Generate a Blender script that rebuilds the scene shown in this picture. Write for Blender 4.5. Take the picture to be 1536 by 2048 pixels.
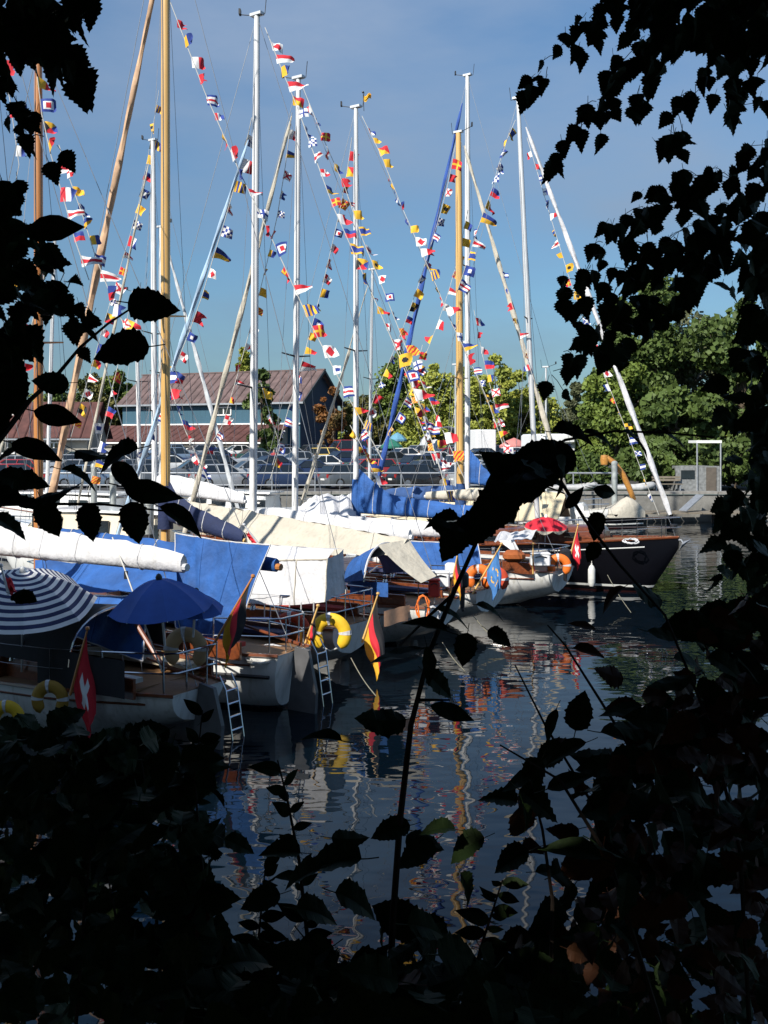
import bpy, math, random
from mathutils import Vector, Matrix, Euler, noise
R = math.radians
sc = bpy.context.scene
for o in list(bpy.data.objects):
    bpy.data.objects.remove(o)

# ------------------------------------------------------------------ camera, sky, sun, exposure
F, HC, HY = 2000.0, 4.5, 885.0          # focal length and horizon row of the 1536x2048 photograph, eye height
cam_d = bpy.data.cameras.new('camera')
cam = bpy.data.objects.new('camera', cam_d)
sc.collection.objects.link(cam)
cam.location = (0, 0, HC)
cam.rotation_euler = (R(90), 0, 0)
cam_d.sensor_width = 36
cam_d.lens = F / 2048 * 36
cam_d.shift_y = -(1024 - HY) / 2048
cam_d.clip_start, cam_d.clip_end = 0.05, 5000
sc.camera = cam

SUN_AZ = Vector((-0.61, -0.79))          # towards the sun: behind the camera, to the left
SUN_EL = R(39)
world = bpy.data.worlds.new('World')
sc.world = world
world.use_nodes = True
wn = world.node_tree
bg = wn.nodes['Background']
sky = wn.nodes.new('ShaderNodeTexSky')
sky.sky_type = 'NISHITA'
sky.sun_disc = False
sky.sun_elevation = SUN_EL
sky.sun_rotation = math.atan2(SUN_AZ.x, SUN_AZ.y)
sky.air_density, sky.dust_density, sky.ozone_density = 1.0, 0.6, 2.5
sky.altitude = 100
wco = wn.nodes.new('ShaderNodeTexCoord')
wmp = wn.nodes.new('ShaderNodeMapping')
wmp.inputs['Scale'].default_value = (1.6, 2.2, 5.0)
wmp.inputs['Rotation'].default_value = (0, R(18), R(20))
wno = wn.nodes.new('ShaderNodeTexNoise')
wno.inputs['Scale'].default_value = 1.5
wno.inputs['Detail'].default_value = 7
wno.inputs['Roughness'].default_value = 0.55
wrp = wn.nodes.new('ShaderNodeValToRGB')
wrp.color_ramp.elements[0].position = 0.40
wrp.color_ramp.elements[0].color = (0, 0, 0, 1)
wrp.color_ramp.elements[1].position = 0.78
wrp.color_ramp.elements[1].color = (0.75, 0.75, 0.75, 1)
wmx = wn.nodes.new('ShaderNodeMixRGB')
wmx.inputs['Color2'].default_value = (3.6, 3.7, 4.6, 1)      # thin high cloud
wn.links.new(wco.outputs['Generated'], wmp.inputs['Vector'])
wn.links.new(wmp.outputs['Vector'], wno.inputs['Vector'])
wn.links.new(wno.outputs['Fac'], wrp.inputs['Fac'])
wn.links.new(wrp.outputs['Color'], wmx.inputs['Fac'])
wn.links.new(sky.outputs['Color'], wmx.inputs['Color1'])
# the air near the horizon is clear and blue that day: less of the white band, the same all the way round
wsx = wn.nodes.new('ShaderNodeSeparateXYZ')
wn.links.new(wco.outputs['Generated'], wsx.inputs[0])
wel = wn.nodes.new('ShaderNodeValToRGB')
wel.color_ramp.elements[0].position = 0.0
wel.color_ramp.elements[0].color = (0.34, 0.47, 0.52, 1)
wel.color_ramp.elements[1].position = 0.42
wel.color_ramp.elements[1].color = (0.78, 0.94, 1.0, 1)
wmu = wn.nodes.new('ShaderNodeMixRGB'); wmu.blend_type = 'MULTIPLY'; wmu.inputs['Fac'].default_value = 1
wn.links.new(wsx.outputs['Z'], wel.inputs['Fac'])
wn.links.new(wmx.outputs['Color'], wmu.inputs['Color1'])
wn.links.new(wel.outputs['Color'], wmu.inputs['Color2'])
wn.links.new(wmu.outputs['Color'], bg.inputs['Color'])
bg.inputs['Strength'].default_value = 0.105

sun_d = bpy.data.lights.new('sun', 'SUN')
sun_d.energy = 5.0
sun_d.angle = R(0.53)
sun_d.color = (1.0, 0.95, 0.86)
sun = bpy.data.objects.new('sun', sun_d)
sc.collection.objects.link(sun)
SUN = Vector((SUN_AZ.x * math.cos(SUN_EL), SUN_AZ.y * math.cos(SUN_EL), math.sin(SUN_EL))).normalized()
sun.rotation_euler = (-SUN).to_track_quat('-Z', 'Y').to_euler()
sun.location = SUN * 60

sc.view_settings.view_transform = 'Standard'
sc.view_settings.look = 'None'
sc.view_settings.exposure = 0.42
sc.view_settings.gamma = 1
sc.view_settings.use_curve_mapping = False
sc.cycles.max_bounces = 6
sc.cycles.use_denoising = True

# ------------------------------------------------------------------ helpers
rng = random.Random(7)
def P(px, py, D):
    """point of the place that the photograph shows at (px, py), D metres out"""
    return Vector(((px - 768) / F * D, D, HC - (py - HY) / F * D))
def G(px, D, z=0.0):
    return Vector(((px - 768) / F * D, D, z))

_M = {}
def mat(name, col, rough=0.55, metal=0.0, var=0.12, scale=6.0, bump=0.0, bscale=40.0, spec=0.5, stripe=None, coat=0.0, var2=None, alpha=None, streak=None):
    if name in _M: return _M[name]
    m = bpy.data.materials.new(name); m.use_nodes = True
    nt = m.node_tree; b = nt.nodes['Principled BSDF']
    b.inputs['Roughness'].default_value = rough
    b.inputs['Metallic'].default_value = metal
    b.inputs['Specular IOR Level'].default_value = spec
    b.inputs['Coat Weight'].default_value = coat
    co = nt.nodes.new('ShaderNodeTexCoord')
    no = nt.nodes.new('ShaderNodeTexNoise'); no.inputs['Scale'].default_value = scale; no.inputs['Detail'].default_value = 5
    nt.links.new(co.outputs['Object'], no.inputs['Vector'])
    rp = nt.nodes.new('ShaderNodeValToRGB')
    c2 = var2 or tuple(max(0, c * (1 - var * 2)) for c in col)
    rp.color_ramp.elements[0].position = 0.3; rp.color_ramp.elements[0].color = (*c2, 1)
    rp.color_ramp.elements[1].position = 0.7; rp.color_ramp.elements[1].color = (*[min(1, c * (1 + var * .5)) for c in col], 1)
    nt.links.new(no.outputs['Fac'], rp.inputs['Fac'])
    out = rp.outputs['Color']
    if stripe:      # painted band between two heights of the object itself
        sx = nt.nodes.new('ShaderNodeSeparateXYZ'); nt.links.new(co.outputs['Object'], sx.inputs[0])
        for z0, z1, sc_ in stripe:
            a = nt.nodes.new('ShaderNodeMath'); a.operation = 'GREATER_THAN'; a.inputs[1].default_value = z0
            c = nt.nodes.new('ShaderNodeMath'); c.operation = 'LESS_THAN'; c.inputs[1].default_value = z1
            d = nt.nodes.new('ShaderNodeMath'); d.operation = 'MULTIPLY'
            nt.links.new(sx.outputs['Z'], a.inputs[0]); nt.links.new(sx.outputs['Z'], c.inputs[0])
            nt.links.new(a.outputs[0], d.inputs[0]); nt.links.new(c.outputs[0], d.inputs[1])
            mx = nt.nodes.new('ShaderNodeMixRGB'); mx.inputs['Color2'].default_value = (*sc_, 1)
            nt.links.new(d.outputs[0], mx.inputs['Fac']); nt.links.new(out, mx.inputs['Color1'])
            out = mx.outputs['Color']
    if streak:      # run-off stains and grime
        mp = nt.nodes.new('ShaderNodeMapping'); mp.inputs['Scale'].default_value = (5, 5, .7)
        n3 = nt.nodes.new('ShaderNodeTexNoise'); n3.inputs['Scale'].default_value = 2.2; n3.inputs['Detail'].default_value = 6
        r3 = nt.nodes.new('ShaderNodeValToRGB'); r3.color_ramp.elements[0].position = .5; r3.color_ramp.elements[0].color = (0, 0, 0, 1); r3.color_ramp.elements[1].position = .78; r3.color_ramp.elements[1].color = (.7, .7, .7, 1)
        nt.links.new(co.outputs['Object'], mp.inputs['Vector']); nt.links.new(mp.outputs['Vector'], n3.inputs['Vector']); nt.links.new(n3.outputs['Fac'], r3.inputs['Fac'])
        mx = nt.nodes.new('ShaderNodeMixRGB'); mx.inputs['Color2'].default_value = (*streak, 1)
        nt.links.new(r3.outputs['Color'], mx.inputs['Fac']); nt.links.new(out, mx.inputs['Color1']); out = mx.outputs['Color']
    nt.links.new(out, b.inputs['Base Color'])
    if bump:
        n2 = nt.nodes.new('ShaderNodeTexNoise'); n2.inputs['Scale'].default_value = bscale; n2.inputs['Detail'].default_value = 4
        nt.links.new(co.outputs['Object'], n2.inputs['Vector'])
        bp = nt.nodes.new('ShaderNodeBump'); bp.inputs['Strength'].default_value = bump; bp.inputs['Distance'].default_value = 0.05
        nt.links.new(n2.outputs['Fac'], bp.inputs['Height']); nt.links.new(bp.outputs['Normal'], b.inputs['Normal'])
    _M[name] = m
    return m

def wood(name, col, col2, scale=(3, 3, 40), rough=0.4, coat=0.3):
    if name in _M: return _M[name]
    m = bpy.data.materials.new(name); m.use_nodes = True
    nt = m.node_tree; b = nt.nodes['Principled BSDF']
    b.inputs['Roughness'].default_value = rough; b.inputs['Coat Weight'].default_value = coat
    co = nt.nodes.new('ShaderNodeTexCoord'); mp = nt.nodes.new('ShaderNodeMapping')
    mp.inputs['Scale'].default_value = scale
    no = nt.nodes.new('ShaderNodeTexNoise'); no.inputs['Scale'].default_value = 1.6; no.inputs['Detail'].default_value = 6; no.inputs['Distortion'].default_value = 0.4
    rp = nt.nodes.new('ShaderNodeValToRGB')
    rp.color_ramp.elements[0].position = 0.3; rp.color_ramp.elements[0].color = (*col2, 1)
    rp.color_ramp.elements[1].position = 0.7; rp.color_ramp.elements[1].color = (*col, 1)
    nt.links.new(co.outputs['Object'], mp.inputs['Vector']); nt.links.new(mp.outputs['Vector'], no.inputs['Vector'])
    nt.links.new(no.outputs['Fac'], rp.inputs['Fac']); nt.links.new(rp.outputs['Color'], b.inputs['Base Color'])
    _M[name] = m
    return m

class MB:
    """collects vertices and faces of ONE part"""
    def __init__(s): s.v, s.f, s.m = [], [], []
    def face(s, idx, mi=0): s.f.append(tuple(idx)); s.m.append(mi)
    def add(s, vs, fs, mi=0):
        k = len(s.v); s.v += [tuple(v) for v in vs]
        for f in fs: s.face([i + k for i in f], mi)
        return s
    def box(s, c, size, rot=None, mi=0, top=1.0):
        hx, hy, hz = [q / 2 for q in size]; vs = []
        for z, t in ((-hz, 1), (hz, top)):
            for x, y in ((-hx, -hy), (hx, -hy), (hx, hy), (-hx, hy)):
                v = Vector((x * t, y * t, z))
                if rot is not None: v = rot @ v
                vs.append(v + Vector(c))
        return s.add(vs, [(3, 2, 1, 0), (4, 5, 6, 7), (0, 1, 5, 4), (1, 2, 6, 5), (2, 3, 7, 6), (3, 0, 4, 7)], mi)
    def bar(s, a, b, w, h, mi=0):
        a, b = Vector(a), Vector(b); d = b - a
        return s.box((a + b) / 2, (d.length, w, h), d.to_track_quat('X', 'Z').to_matrix(), mi)
    def tube(s, pts, r, n=6, caps=True, mi=0):
        pts = [Vector(p) for p in pts]
        if not isinstance(r, (list, tuple)): r = [r] * len(pts)
        k = len(s.v); up = Vector((0.13, 0.21, 1)).normalized()
        for i, p in enumerate(pts):
            d = (pts[min(i + 1, len(pts) - 1)] - pts[max(i - 1, 0)]).normalized()
            a = d.cross(up)
            if a.length < 1e-3: a = d.cross(Vector((1, 0, 0)))
            a.normalize(); b = d.cross(a)
            for j in range(n):
                t = 2 * math.pi * j / n
                s.v.append(tuple(p + (a * math.cos(t) + b * math.sin(t)) * r[i]))
        for i in range(len(pts) - 1):
            for j in range(n):
                s.face((k + i * n + j, k + i * n + (j + 1) % n, k + (i + 1) * n + (j + 1) % n, k + (i + 1) * n + j), mi)
        if caps:
            s.face([k + j for j in range(n)][::-1], mi)
            s.face([k + (len(pts) - 1) * n + j for j in range(n)], mi)
        return s
    def loft(s, rings, closed=True, caps=True, mi=0):
        k = len(s.v); n = len(rings[0])
        for r in rings: s.v += [tuple(p) for p in r]
        for i in range(len(rings) - 1):
            for j in range(n if closed else n - 1):
                a, b = k + i * n + j, k + i * n + (j + 1) % n
                s.face((a, b, b + n, a + n), mi)
        if caps and closed:
            s.face([k + j for j in range(n)][::-1], mi)
            s.face([k + (len(rings) - 1) * n + j for j in range(n)], mi)
        return s
    def grid(s, fn, nu, nv, mi=None):
        k = len(s.v)
        for j in range(nv + 1):
            for i in range(nu + 1):
                s.v.append(tuple(fn(i / nu, j / nv)))
        for j in range(nv):
            for i in range(nu):
                a = k + j * (nu + 1) + i
                s.face((a, a + 1, a + nu + 2, a + nu + 1), mi((i + .5) / nu, (j + .5) / nv) if callable(mi) else (mi or 0))
        return s
    def lathe(s, prof, c=(0, 0, 0), n=16, rot=None, mi=0, caps=False):
        rings = []
        for r, z in prof:
            ring = []
            for j in range(n):
                t = 2 * math.pi * j / n
                v = Vector((r * math.cos(t), r * math.sin(t), z))
                if rot is not None: v = rot @ v
                ring.append(v + Vector(c))
            rings.append(ring)
        return s.loft(rings, True, caps, mi)
    def mesh(s, name, mats, smooth=False):
        me = bpy.data.meshes.new(name)
        me.from_pydata(s.v, [], s.f)
        for m in (mats if isinstance(mats, (list, tuple)) else [mats]): me.materials.append(m)
        if len(me.materials) > 1: me.polygons.foreach_set('material_index', s.m)
        if smooth:
            me.polygons.foreach_set('use_smooth', [True] * len(me.polygons))
            try: me.set_sharp_from_angle(angle=R(42))
            except Exception: pass
        me.update()
        return me
    def build(s, name, mats, parent=None, smooth=False, world=True):
        return link(name, s.mesh(name, mats, smooth), parent, world)

def link(name, me, parent=None, world=True, M=None):
    o = bpy.data.objects.new(name, me)
    sc.collection.objects.link(o)
    if parent is not None:
        o.parent = parent
        if world: o.matrix_parent_inverse = PI_[parent.name]
    if M is not None: o.matrix_basis = M
    return o

PI_ = {}      # inverse world matrix of every Empty / parent part
def regpi(o, M): PI_[o.name] = M.inverted()
def tag(o, label, cat, group=None, kind=None):
    if label: o['label'] = label
    if cat: o['category'] = cat
    if group: o['group'] = group
    if kind: o['kind'] = kind
    return o
def empty(name, loc=(0, 0, 0), rz=0.0, label=None, cat=None, group=None):
    o = bpy.data.objects.new(name, None)
    sc.collection.objects.link(o)
    o.empty_display_size = 0.1
    o.location = loc; o.rotation_euler = (0, 0, rz)
    regpi(o, Matrix.Translation(Vector(loc)) @ Matrix.Rotation(rz, 4, 'Z'))
    return tag(o, label, cat, group)
def sub(parent_obj):
    """make a world-built part usable as parent of world-built sub-parts"""
    PI_[parent_obj.name] = Matrix.Identity(4)
    return parent_obj
def structure(o): o['kind'] = 'structure'; return o
def lerp(a, b, t): return a + (b - a) * t
def ip(tab, x):
    """piecewise-linear table lookup"""
    if x <= tab[0][0]: return tab[0][1]
    for (a, b), (c, d) in zip(tab, tab[1:]):
        if x <= c: return b + (d - b) * (x - a) / (c - a)
    return tab[-1][1]
def poly_at(pts, t):
    """point at arc fraction t of a polyline, and its direction"""
    ls = [(b - a).length for a, b in zip(pts, pts[1:])]
    d = t * sum(ls)
    for i, l in enumerate(ls):
        if d <= l or i == len(ls) - 1:
            return pts[i].lerp(pts[i + 1], min(1, d / max(l, 1e-6))), (pts[i + 1] - pts[i]).normalized()
        d -= l
# ------------------------------------------------------------------ the setting: water, quay, land, bank
import numpy as np
QZ = 1.6                                   # height of the quay above the water
def gz(y): return QZ + .03 * max(0, min(70, y - 60))     # the car park rises gently away from the quay
def water_material():
    m = bpy.data.materials.new('harbour_water'); m.use_nodes = True
    nt = m.node_tree; b = nt.nodes['Principled BSDF']
    b.inputs['Base Color'].default_value = (0.0015, 0.005, 0.009, 1)
    b.inputs['Roughness'].default_value = 0.015
    b.inputs['IOR'].default_value = 1.33
    co = nt.nodes.new('ShaderNodeTexCoord')
    def wave(scale, detail, strength, dist, sx, sy, rot):
        mp = nt.nodes.new('ShaderNodeMapping'); mp.inputs['Scale'].default_value = (sx, sy, 1); mp.inputs['Rotation'].default_value = (0, 0, R(rot))
        no = nt.nodes.new('ShaderNodeTexNoise'); no.inputs['Scale'].default_value = scale; no.inputs['Detail'].default_value = detail
        no.inputs['Roughness'].default_value = 0.45
        nt.links.new(co.outputs['Object'], mp.inputs['Vector']); nt.links.new(mp.outputs['Vector'], no.inputs['Vector'])
        bp = nt.nodes.new('ShaderNodeBump'); bp.inputs['Strength'].default_value = strength; bp.inputs['Distance'].default_value = dist
        nt.links.new(no.outputs['Fac'], bp.inputs['Height'])
        return bp
    a = wave(0.9, 2.5, 1.0, 0.022, 0.75, 1.3, 12)
    c = wave(2.6, 1.0, 1.0, 0.0045, 0.7, 1.5, -8)
    nt.links.new(a.outputs['Normal'], c.inputs['Normal'])
    nt.links.new(c.outputs['Normal'], b.inputs['Normal'])
    return m
W = MB().add([(-160, -30, 0), (160, -30, 0), (160, 57.4, 0), (-160, 57.4, 0)], [(0, 1, 2, 3)])
structure(W.build('harbour_water', water_material()))

concrete = mat('concrete', (0.2, 0.195, 0.18), 0.85, var=0.2, scale=1.5, bump=0.3, bscale=8)
grass_m = mat('far_grass', (0.06, 0.09, 0.03), 0.9, var=0.3, scale=0.4)
g = MB().add([(x, y, gz(y) - .03) for y in (57.3, 60, 130, 2600) for x in (-1500, 1500)], [(0, 1, 3, 2), (2, 3, 5, 4), (4, 5, 7, 6)])
structure(g.build('ground', grass_m))
asphalt = mat('asphalt', (0.06, 0.06, 0.065), 0.9, var=0.25, scale=0.8, bump=0.2, bscale=30)
g = MB().add([(x, y, gz(y)) for y in (58.2, 60, 128) for x in (-60, 28)], [(0, 1, 3, 2), (2, 3, 5, 4)])
structure(g.build('parking_lot', asphalt))
qw = MB().box((0, 57.2, 0.35), (320, 0.5, 2.3))
qw = structure(qw.build('quay_wall', concrete))
PI_[qw.name] = Matrix.Identity(4)
cs = MB().box((0, 0, 0), (1.94, 0.7, 0.16)).mesh('coping_stone', mat('coping', (0.27, 0.26, 0.24), 0.85, var=0.2, scale=3))
for i in range(30):
    link('coping_stone', cs, qw, True, Matrix.Translation((-28 + i * 2, 57.2 + rng.uniform(-.02, .02), QZ + .03 + rng.uniform(-.012, .012))))
white_paint = mat('line_paint', (0.7, 0.7, 0.68), 0.7, var=0.15)
for i in range(7):
    structure(MB().add([(-20 + i * 4.9 + a, y, gz(y) + .008) for y in (64, 69) for a in (0, .12)], [(0, 1, 3, 2)]).build('bay_marking', white_paint))

# bank under the camera: slopes from the path down to the water
soil = mat('bank_soil', (0.035, 0.03, 0.018), 0.95, var=0.4, scale=3, bump=0.5, bscale=12)
def bankfn(u, v):
    x = lerp(-40, 14, u); y = lerp(-14, 14.5, v)
    e = 3.6 + (x + 2) * 0.10 * (1 if x > -2 else -.05) + 9.5 * max(0, min(1, (-x - 4.2) / 3.6))
    hb = 2.9 - 1.7 * max(0, min(1, (-x - 3.2) / 4.0)); t = (y - (e - 4.0)) / 4.0
    z = hb * (1 - max(0, min(1.5, t))) if t > 0 else hb
    return (x, y, z - .25 + noise.noise((x * .6, y * .6, 0)) * .12)
structure(MB().grid(bankfn, 54, 44).build('bank_ground', soil, smooth=True))

# ------------------------------------------------------------------ railing along the quay
galv = mat('galvanised_steel', (0.42, 0.44, 0.47), 0.45, 0.6, var=0.1)
rail = empty('quay_railing', (-8, 58.1, QZ), 0, 'long grey steel railing along the far quay edge before the parked cars', 'railing')
for z in (1.12, 0.42):
    MB().tube([(-27, 58.1, QZ + z), (14, 58.1, QZ + z)], 0.055 if z > 1 else 0.04, 8).build('rail', galv, rail)
for i in range(17):
    MB().tube([(-26.5 + i * 2.5, 58.1, QZ), (-26.5 + i * 2.5, 58.1, QZ + 1.13)], 0.04, 6).build('post', galv, rail)

# ------------------------------------------------------------------ blue boat hall with low wing
def prism_wall(poly, th, nrm):
    m = MB(); n = len(poly); q = [Vector(p) - Vector(nrm) * th for p in poly]
    m.add(list(poly) + q, [tuple(range(n)), tuple(range(2 * n - 1, n - 1, -1))] + [(i, i + n, (i + 1) % n + n, (i + 1) % n) for i in range(n)])
    return m
bA = Vector((-9.07, 108, 0)); bu = Vector((-.92, .39, 0)).normalized(); bn = Vector((.39, .92, 0)).normalized()
BL, BW, EZ, RZ = 23.4, 9.4, 9.2, 12.6
def bp_(a, b, z): return bA + bu * a + bn * b + Vector((0, 0, z))
hall = empty('boat_hall', bp_(BL / 2, 0, QZ), 0, 'blue timber hall with mauve tiled roof and low red-roofed wing', 'building')
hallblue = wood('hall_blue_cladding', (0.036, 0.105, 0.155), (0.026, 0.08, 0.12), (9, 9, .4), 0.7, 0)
navy = wood('hall_cladding_shaded', (0.03, 0.05, 0.10), (0.022, 0.035, 0.07), (9, 9, .4), 0.7, 0)  # front cladding again, with the gable's shade put into the colour
roofm = mat('hall_roof', (0.15, 0.10, 0.095), 0.8, var=0.22, scale=0.9, bump=0.4, bscale=12)
roof2 = mat('wing_roof', (0.11, 0.042, 0.035), 0.8, var=0.2, scale=1.2, bump=0.4, bscale=12)
whitep = mat('white_paint', (0.8, 0.8, 0.78), 0.5, var=0.05)
beige = mat('beige_wall', (0.36, 0.335, 0.29), 0.8, var=0.12, scale=1.5)
darkglass = mat('window_glass', (0.02, 0.025, 0.03), 0.05, var=0.1, spec=0.8)
prism_wall([bp_(0, 0, QZ), bp_(BL, 0, QZ), bp_(BL, 0, EZ), bp_(0, 0, EZ)], .2, -bn).build('wall', hallblue, hall)
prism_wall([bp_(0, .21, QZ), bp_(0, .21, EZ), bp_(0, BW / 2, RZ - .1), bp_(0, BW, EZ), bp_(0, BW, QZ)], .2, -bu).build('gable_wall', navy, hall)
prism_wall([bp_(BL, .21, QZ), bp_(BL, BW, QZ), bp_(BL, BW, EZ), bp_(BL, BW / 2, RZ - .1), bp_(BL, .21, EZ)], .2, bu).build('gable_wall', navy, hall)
# roof: panels laid side by side in two courses, each its own piece
slope = (bp_(0, BW / 2, RZ) - bp_(0, -.5, EZ - .35))
n_p = 26
for side in (0, 1):
    rf = MB()
    if side == 0: a0, a1 = bp_(-.6, -.55, EZ - .42), bp_(-.6, BW / 2, RZ - .04)
    else: a0, a1 = bp_(-.6, BW + .55, EZ - .42), bp_(-.6, BW / 2, RZ - .04)
    rf.add([a0, a0 + bu * (BL + 1.2), a1 + bu * (BL + 1.2), a1], [(0, 1, 2, 3)])
    ro = sub(rf.build('roof', roofm, hall))
    if side == 0:
        up = (a1 - a0)
        nr = bu.cross(up).normalized()
        if nr.z < 0: nr = -nr
        pw = (BL + 1.2) / n_p
        for c_ in range(2):
            for i in range(n_p):
                o0 = a0 + bu * (i * pw + .02) + up * (c_ * .5) + nr * (.05 + .03 * (1 - c_) * 0 + rng.uniform(0, .02))
                w_, l_ = bu * (pw - .06), up * (.52 if c_ == 0 else .5)
                MB().add([o0, o0 + w_, o0 + w_ + l_ + nr * .0, o0 + l_, o0 + w_ * .1 + nr * .07, o0 + w_ * .9 + nr * .07, o0 + w_ * .9 + l_ + nr * .07, o0 + w_ * .1 + l_ + nr * .07],
                         [(4, 5, 6, 7), (0, 4, 7, 3), (5, 1, 2, 6), (0, 1, 5, 4), (3, 7, 6, 2)]).build('roof_panel', roofm, ro)
MB().bar(bp_(-.7, BW / 2, RZ + .1), bp_(BL + .7, BW / 2, RZ + .1), .4, .14).build('ridge_cap', roofm, hall)
MB().bar(bp_(-.7, -.62, EZ - .42), bp_(BL + .7, -.62, EZ - .42), .12, .2).build('gutter', galv, hall)
for s_ in (0, 1):
    MB().bar(bp_(-.66, -.55 if s_ == 0 else BW + .55, EZ - .5), bp_(-.66, BW / 2, RZ - .1), .1, .3).build('barge_board', mat('dark_barge', (0.03, 0.04, 0.05), .7), hall)
MB().bar(bp_(-.1, -.12, 6.55), bp_(BL, -.12, 6.55), .2, .16).build('white_band', whitep, hall)
def window(par, c, w, h, ax, out, panes=2, fm=None):
    c = Vector(c); fm = fm or whitep
    z = Vector((0, 0, 1))
    fo = MB(); t = .13
    for a, b in ((-1, 0), (1, 0)):
        fo.bar(c + ax * a * (w / 2) - z * h / 2 + out * .05, c + ax * a * (w / 2) + z * h / 2 + out * .05, t, t)
    for b in (-1, 1):
        fo.bar(c - ax * (w / 2 + .06) + z * b * h / 2 + out * .055, c + ax * (w / 2 + .06) + z * b * h / 2 + out * .055, t, t)
    for k in range(1, panes):
        x = -w / 2 + w * k / panes
        fo.bar(c + ax * x - z * h / 2 + out * .045, c + ax * x + z * h / 2 + out * .045, t, t)
    wo = sub(fo.build('window', fm, par))
    for k in range(panes):
        x = -w / 2 + w * (k + .5) / panes
        MB().bar(c + ax * (x - w / panes / 2 + .05) + out * .02, c + ax * (x + w / panes / 2 - .05) + out * .02, .04, h - .06).build('pane', darkglass, wo)
window(hall, bp_(9.6, 0, 8.0), 1.9, .85, bu, -bn)
# low wing
WD = 4.2
prism_wall([bp_(1.5, -WD, QZ), bp_(26, -WD, QZ), bp_(26, -WD, 4.7), bp_(1.5, -WD, 4.7)], .2, -bn).build('wing_wall', beige, hall)
prism_wall([bp_(1.5, -WD + .21, QZ), bp_(1.5, -WD + .21, 4.7), bp_(1.5, -.02, 6.3), bp_(1.5, -.02, QZ)], .2, -bu).build('wing_end_wall', beige, hall)
w0, w1 = bp_(1.1, -WD - .5, 4.55), bp_(1.1, -.14, 6.42)
wr = sub(MB().add([w0, w0 + bu * 26, w1 + bu * 23, w1], [(0, 1, 2, 3)]).build('wing_roof', roof2, hall))
upw = w1 - w0; nrw = bu.cross(upw).normalized(); nrw = nrw if nrw.z > 0 else -nrw
for i in range(24):
    o0 = w0 + bu * (i * 1.0 + .02) + nrw * (.04 + rng.uniform(0, .02))
    w_, l_ = bu * .94, upw * .98
    MB().add([o0, o0 + w_, o0 + w_ + l_, o0 + l_, o0 + w_ * .1 + nrw * .06, o0 + w_ * .9 + nrw * .06, o0 + w_ * .9 + l_ + nrw * .06, o0 + w_ * .1 + l_ + nrw * .06],
             [(4, 5, 6, 7), (0, 4, 7, 3), (5, 1, 2, 6), (0, 1, 5, 4)]).build('roof_panel', roof2, wr)
MB().bar(w0 - Vector((0, 0, .1)) - bn * .08, w0 + bu * 26 - Vector((0, 0, .1)) - bn * .08, .12, .16).build('gutter', whitep, hall)
for a_ in (6, 11, 16.5, 21):
    window(hall, bp_(a_, -WD, 3.3), 1.2, 1.0, bu, -bn)
door_m = mat('hall_door', (0.12, 0.1, 0.08), 0.6)
MB().box(bp_(8.5, -WD - .06, 2.65), (1.1, .1, 2.1), Matrix.Rotation(math.atan2(bu.y, bu.x), 3, 'Z')).build('door', door_m, hall)

# ------------------------------------------------------------------ red-roofed house at the left
h0 = G(-60, 92); hx = Vector((1, .06, 0)).normalized(); hn = Vector((-.06, 1, 0))
house = empty('harbour_house', h0 + Vector((0, 0, QZ)), 0, 'long house with red-brown tiled roof at the left edge', 'house')
def hp(a, b, z): return h0 + hx * a + hn * b + Vector((0, 0, z))
prism_wall([hp(-8, 0, QZ), hp(10.6, 0, QZ), hp(10.6, 0, 5.2), hp(-8, 0, 5.2)], .2, -hn).build('wall', beige, house)
prism_wall([hp(10.6, .21, QZ), hp(10.6, 8, QZ), hp(10.6, 8, 5.2), hp(10.6, 4, 8.2), hp(10.6, .21, 5.2)], .2, hx).build('gable_wall', beige, house)
hr0, hr1 = hp(-9, -.6, 4.85), hp(-9, 4, 8.4)
hro = sub(MB().add([hr0, hr0 + hx * 20.2, hr1 + hx * 20.2, hr1], [(0, 1, 2, 3)]).build('roof', roof2, house))
MB().add([hp(-9, 8.6, 4.85), hp(11.2, 8.6, 4.85), hp(11.2, 4, 8.4), hp(-9, 4, 8.4)], [(0, 1, 2, 3)]).build('roof', roof2, house)
uph = hr1 - hr0; nrh = hx.cross(uph).normalized()
for i in range(20):
    o0 = hr0 + hx * (i * 1.01 + .02) + nrh * (.04 + rng.uniform(0, .02)); w_, l_ = hx * .95, uph * .98
    MB().add([o0, o0 + w_, o0 + w_ + l_, o0 + l_, o0 + w_ * .1 + nrh * .06, o0 + w_ * .9 + nrh * .06, o0 + w_ * .9 + l_ + nrh * .06, o0 + w_ * .1 + l_ + nrh * .06],
             [(4, 5, 6, 7), (0, 4, 7, 3), (5, 1, 2, 6), (0, 1, 5, 4)]).build('roof_panel', roof2, hro)
for a_ in (-1.5, 3.4, 7.6):
    window(house, hp(a_, 0, 4.0), 1.2, 1.0, hx, -hn)
MB().bar(hr0 + Vector((0, -.06, -.06)), hr0 + hx * 20.2 + Vector((0, -.06, -.06)), .12, .14).build('gutter', galv, house)

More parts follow.
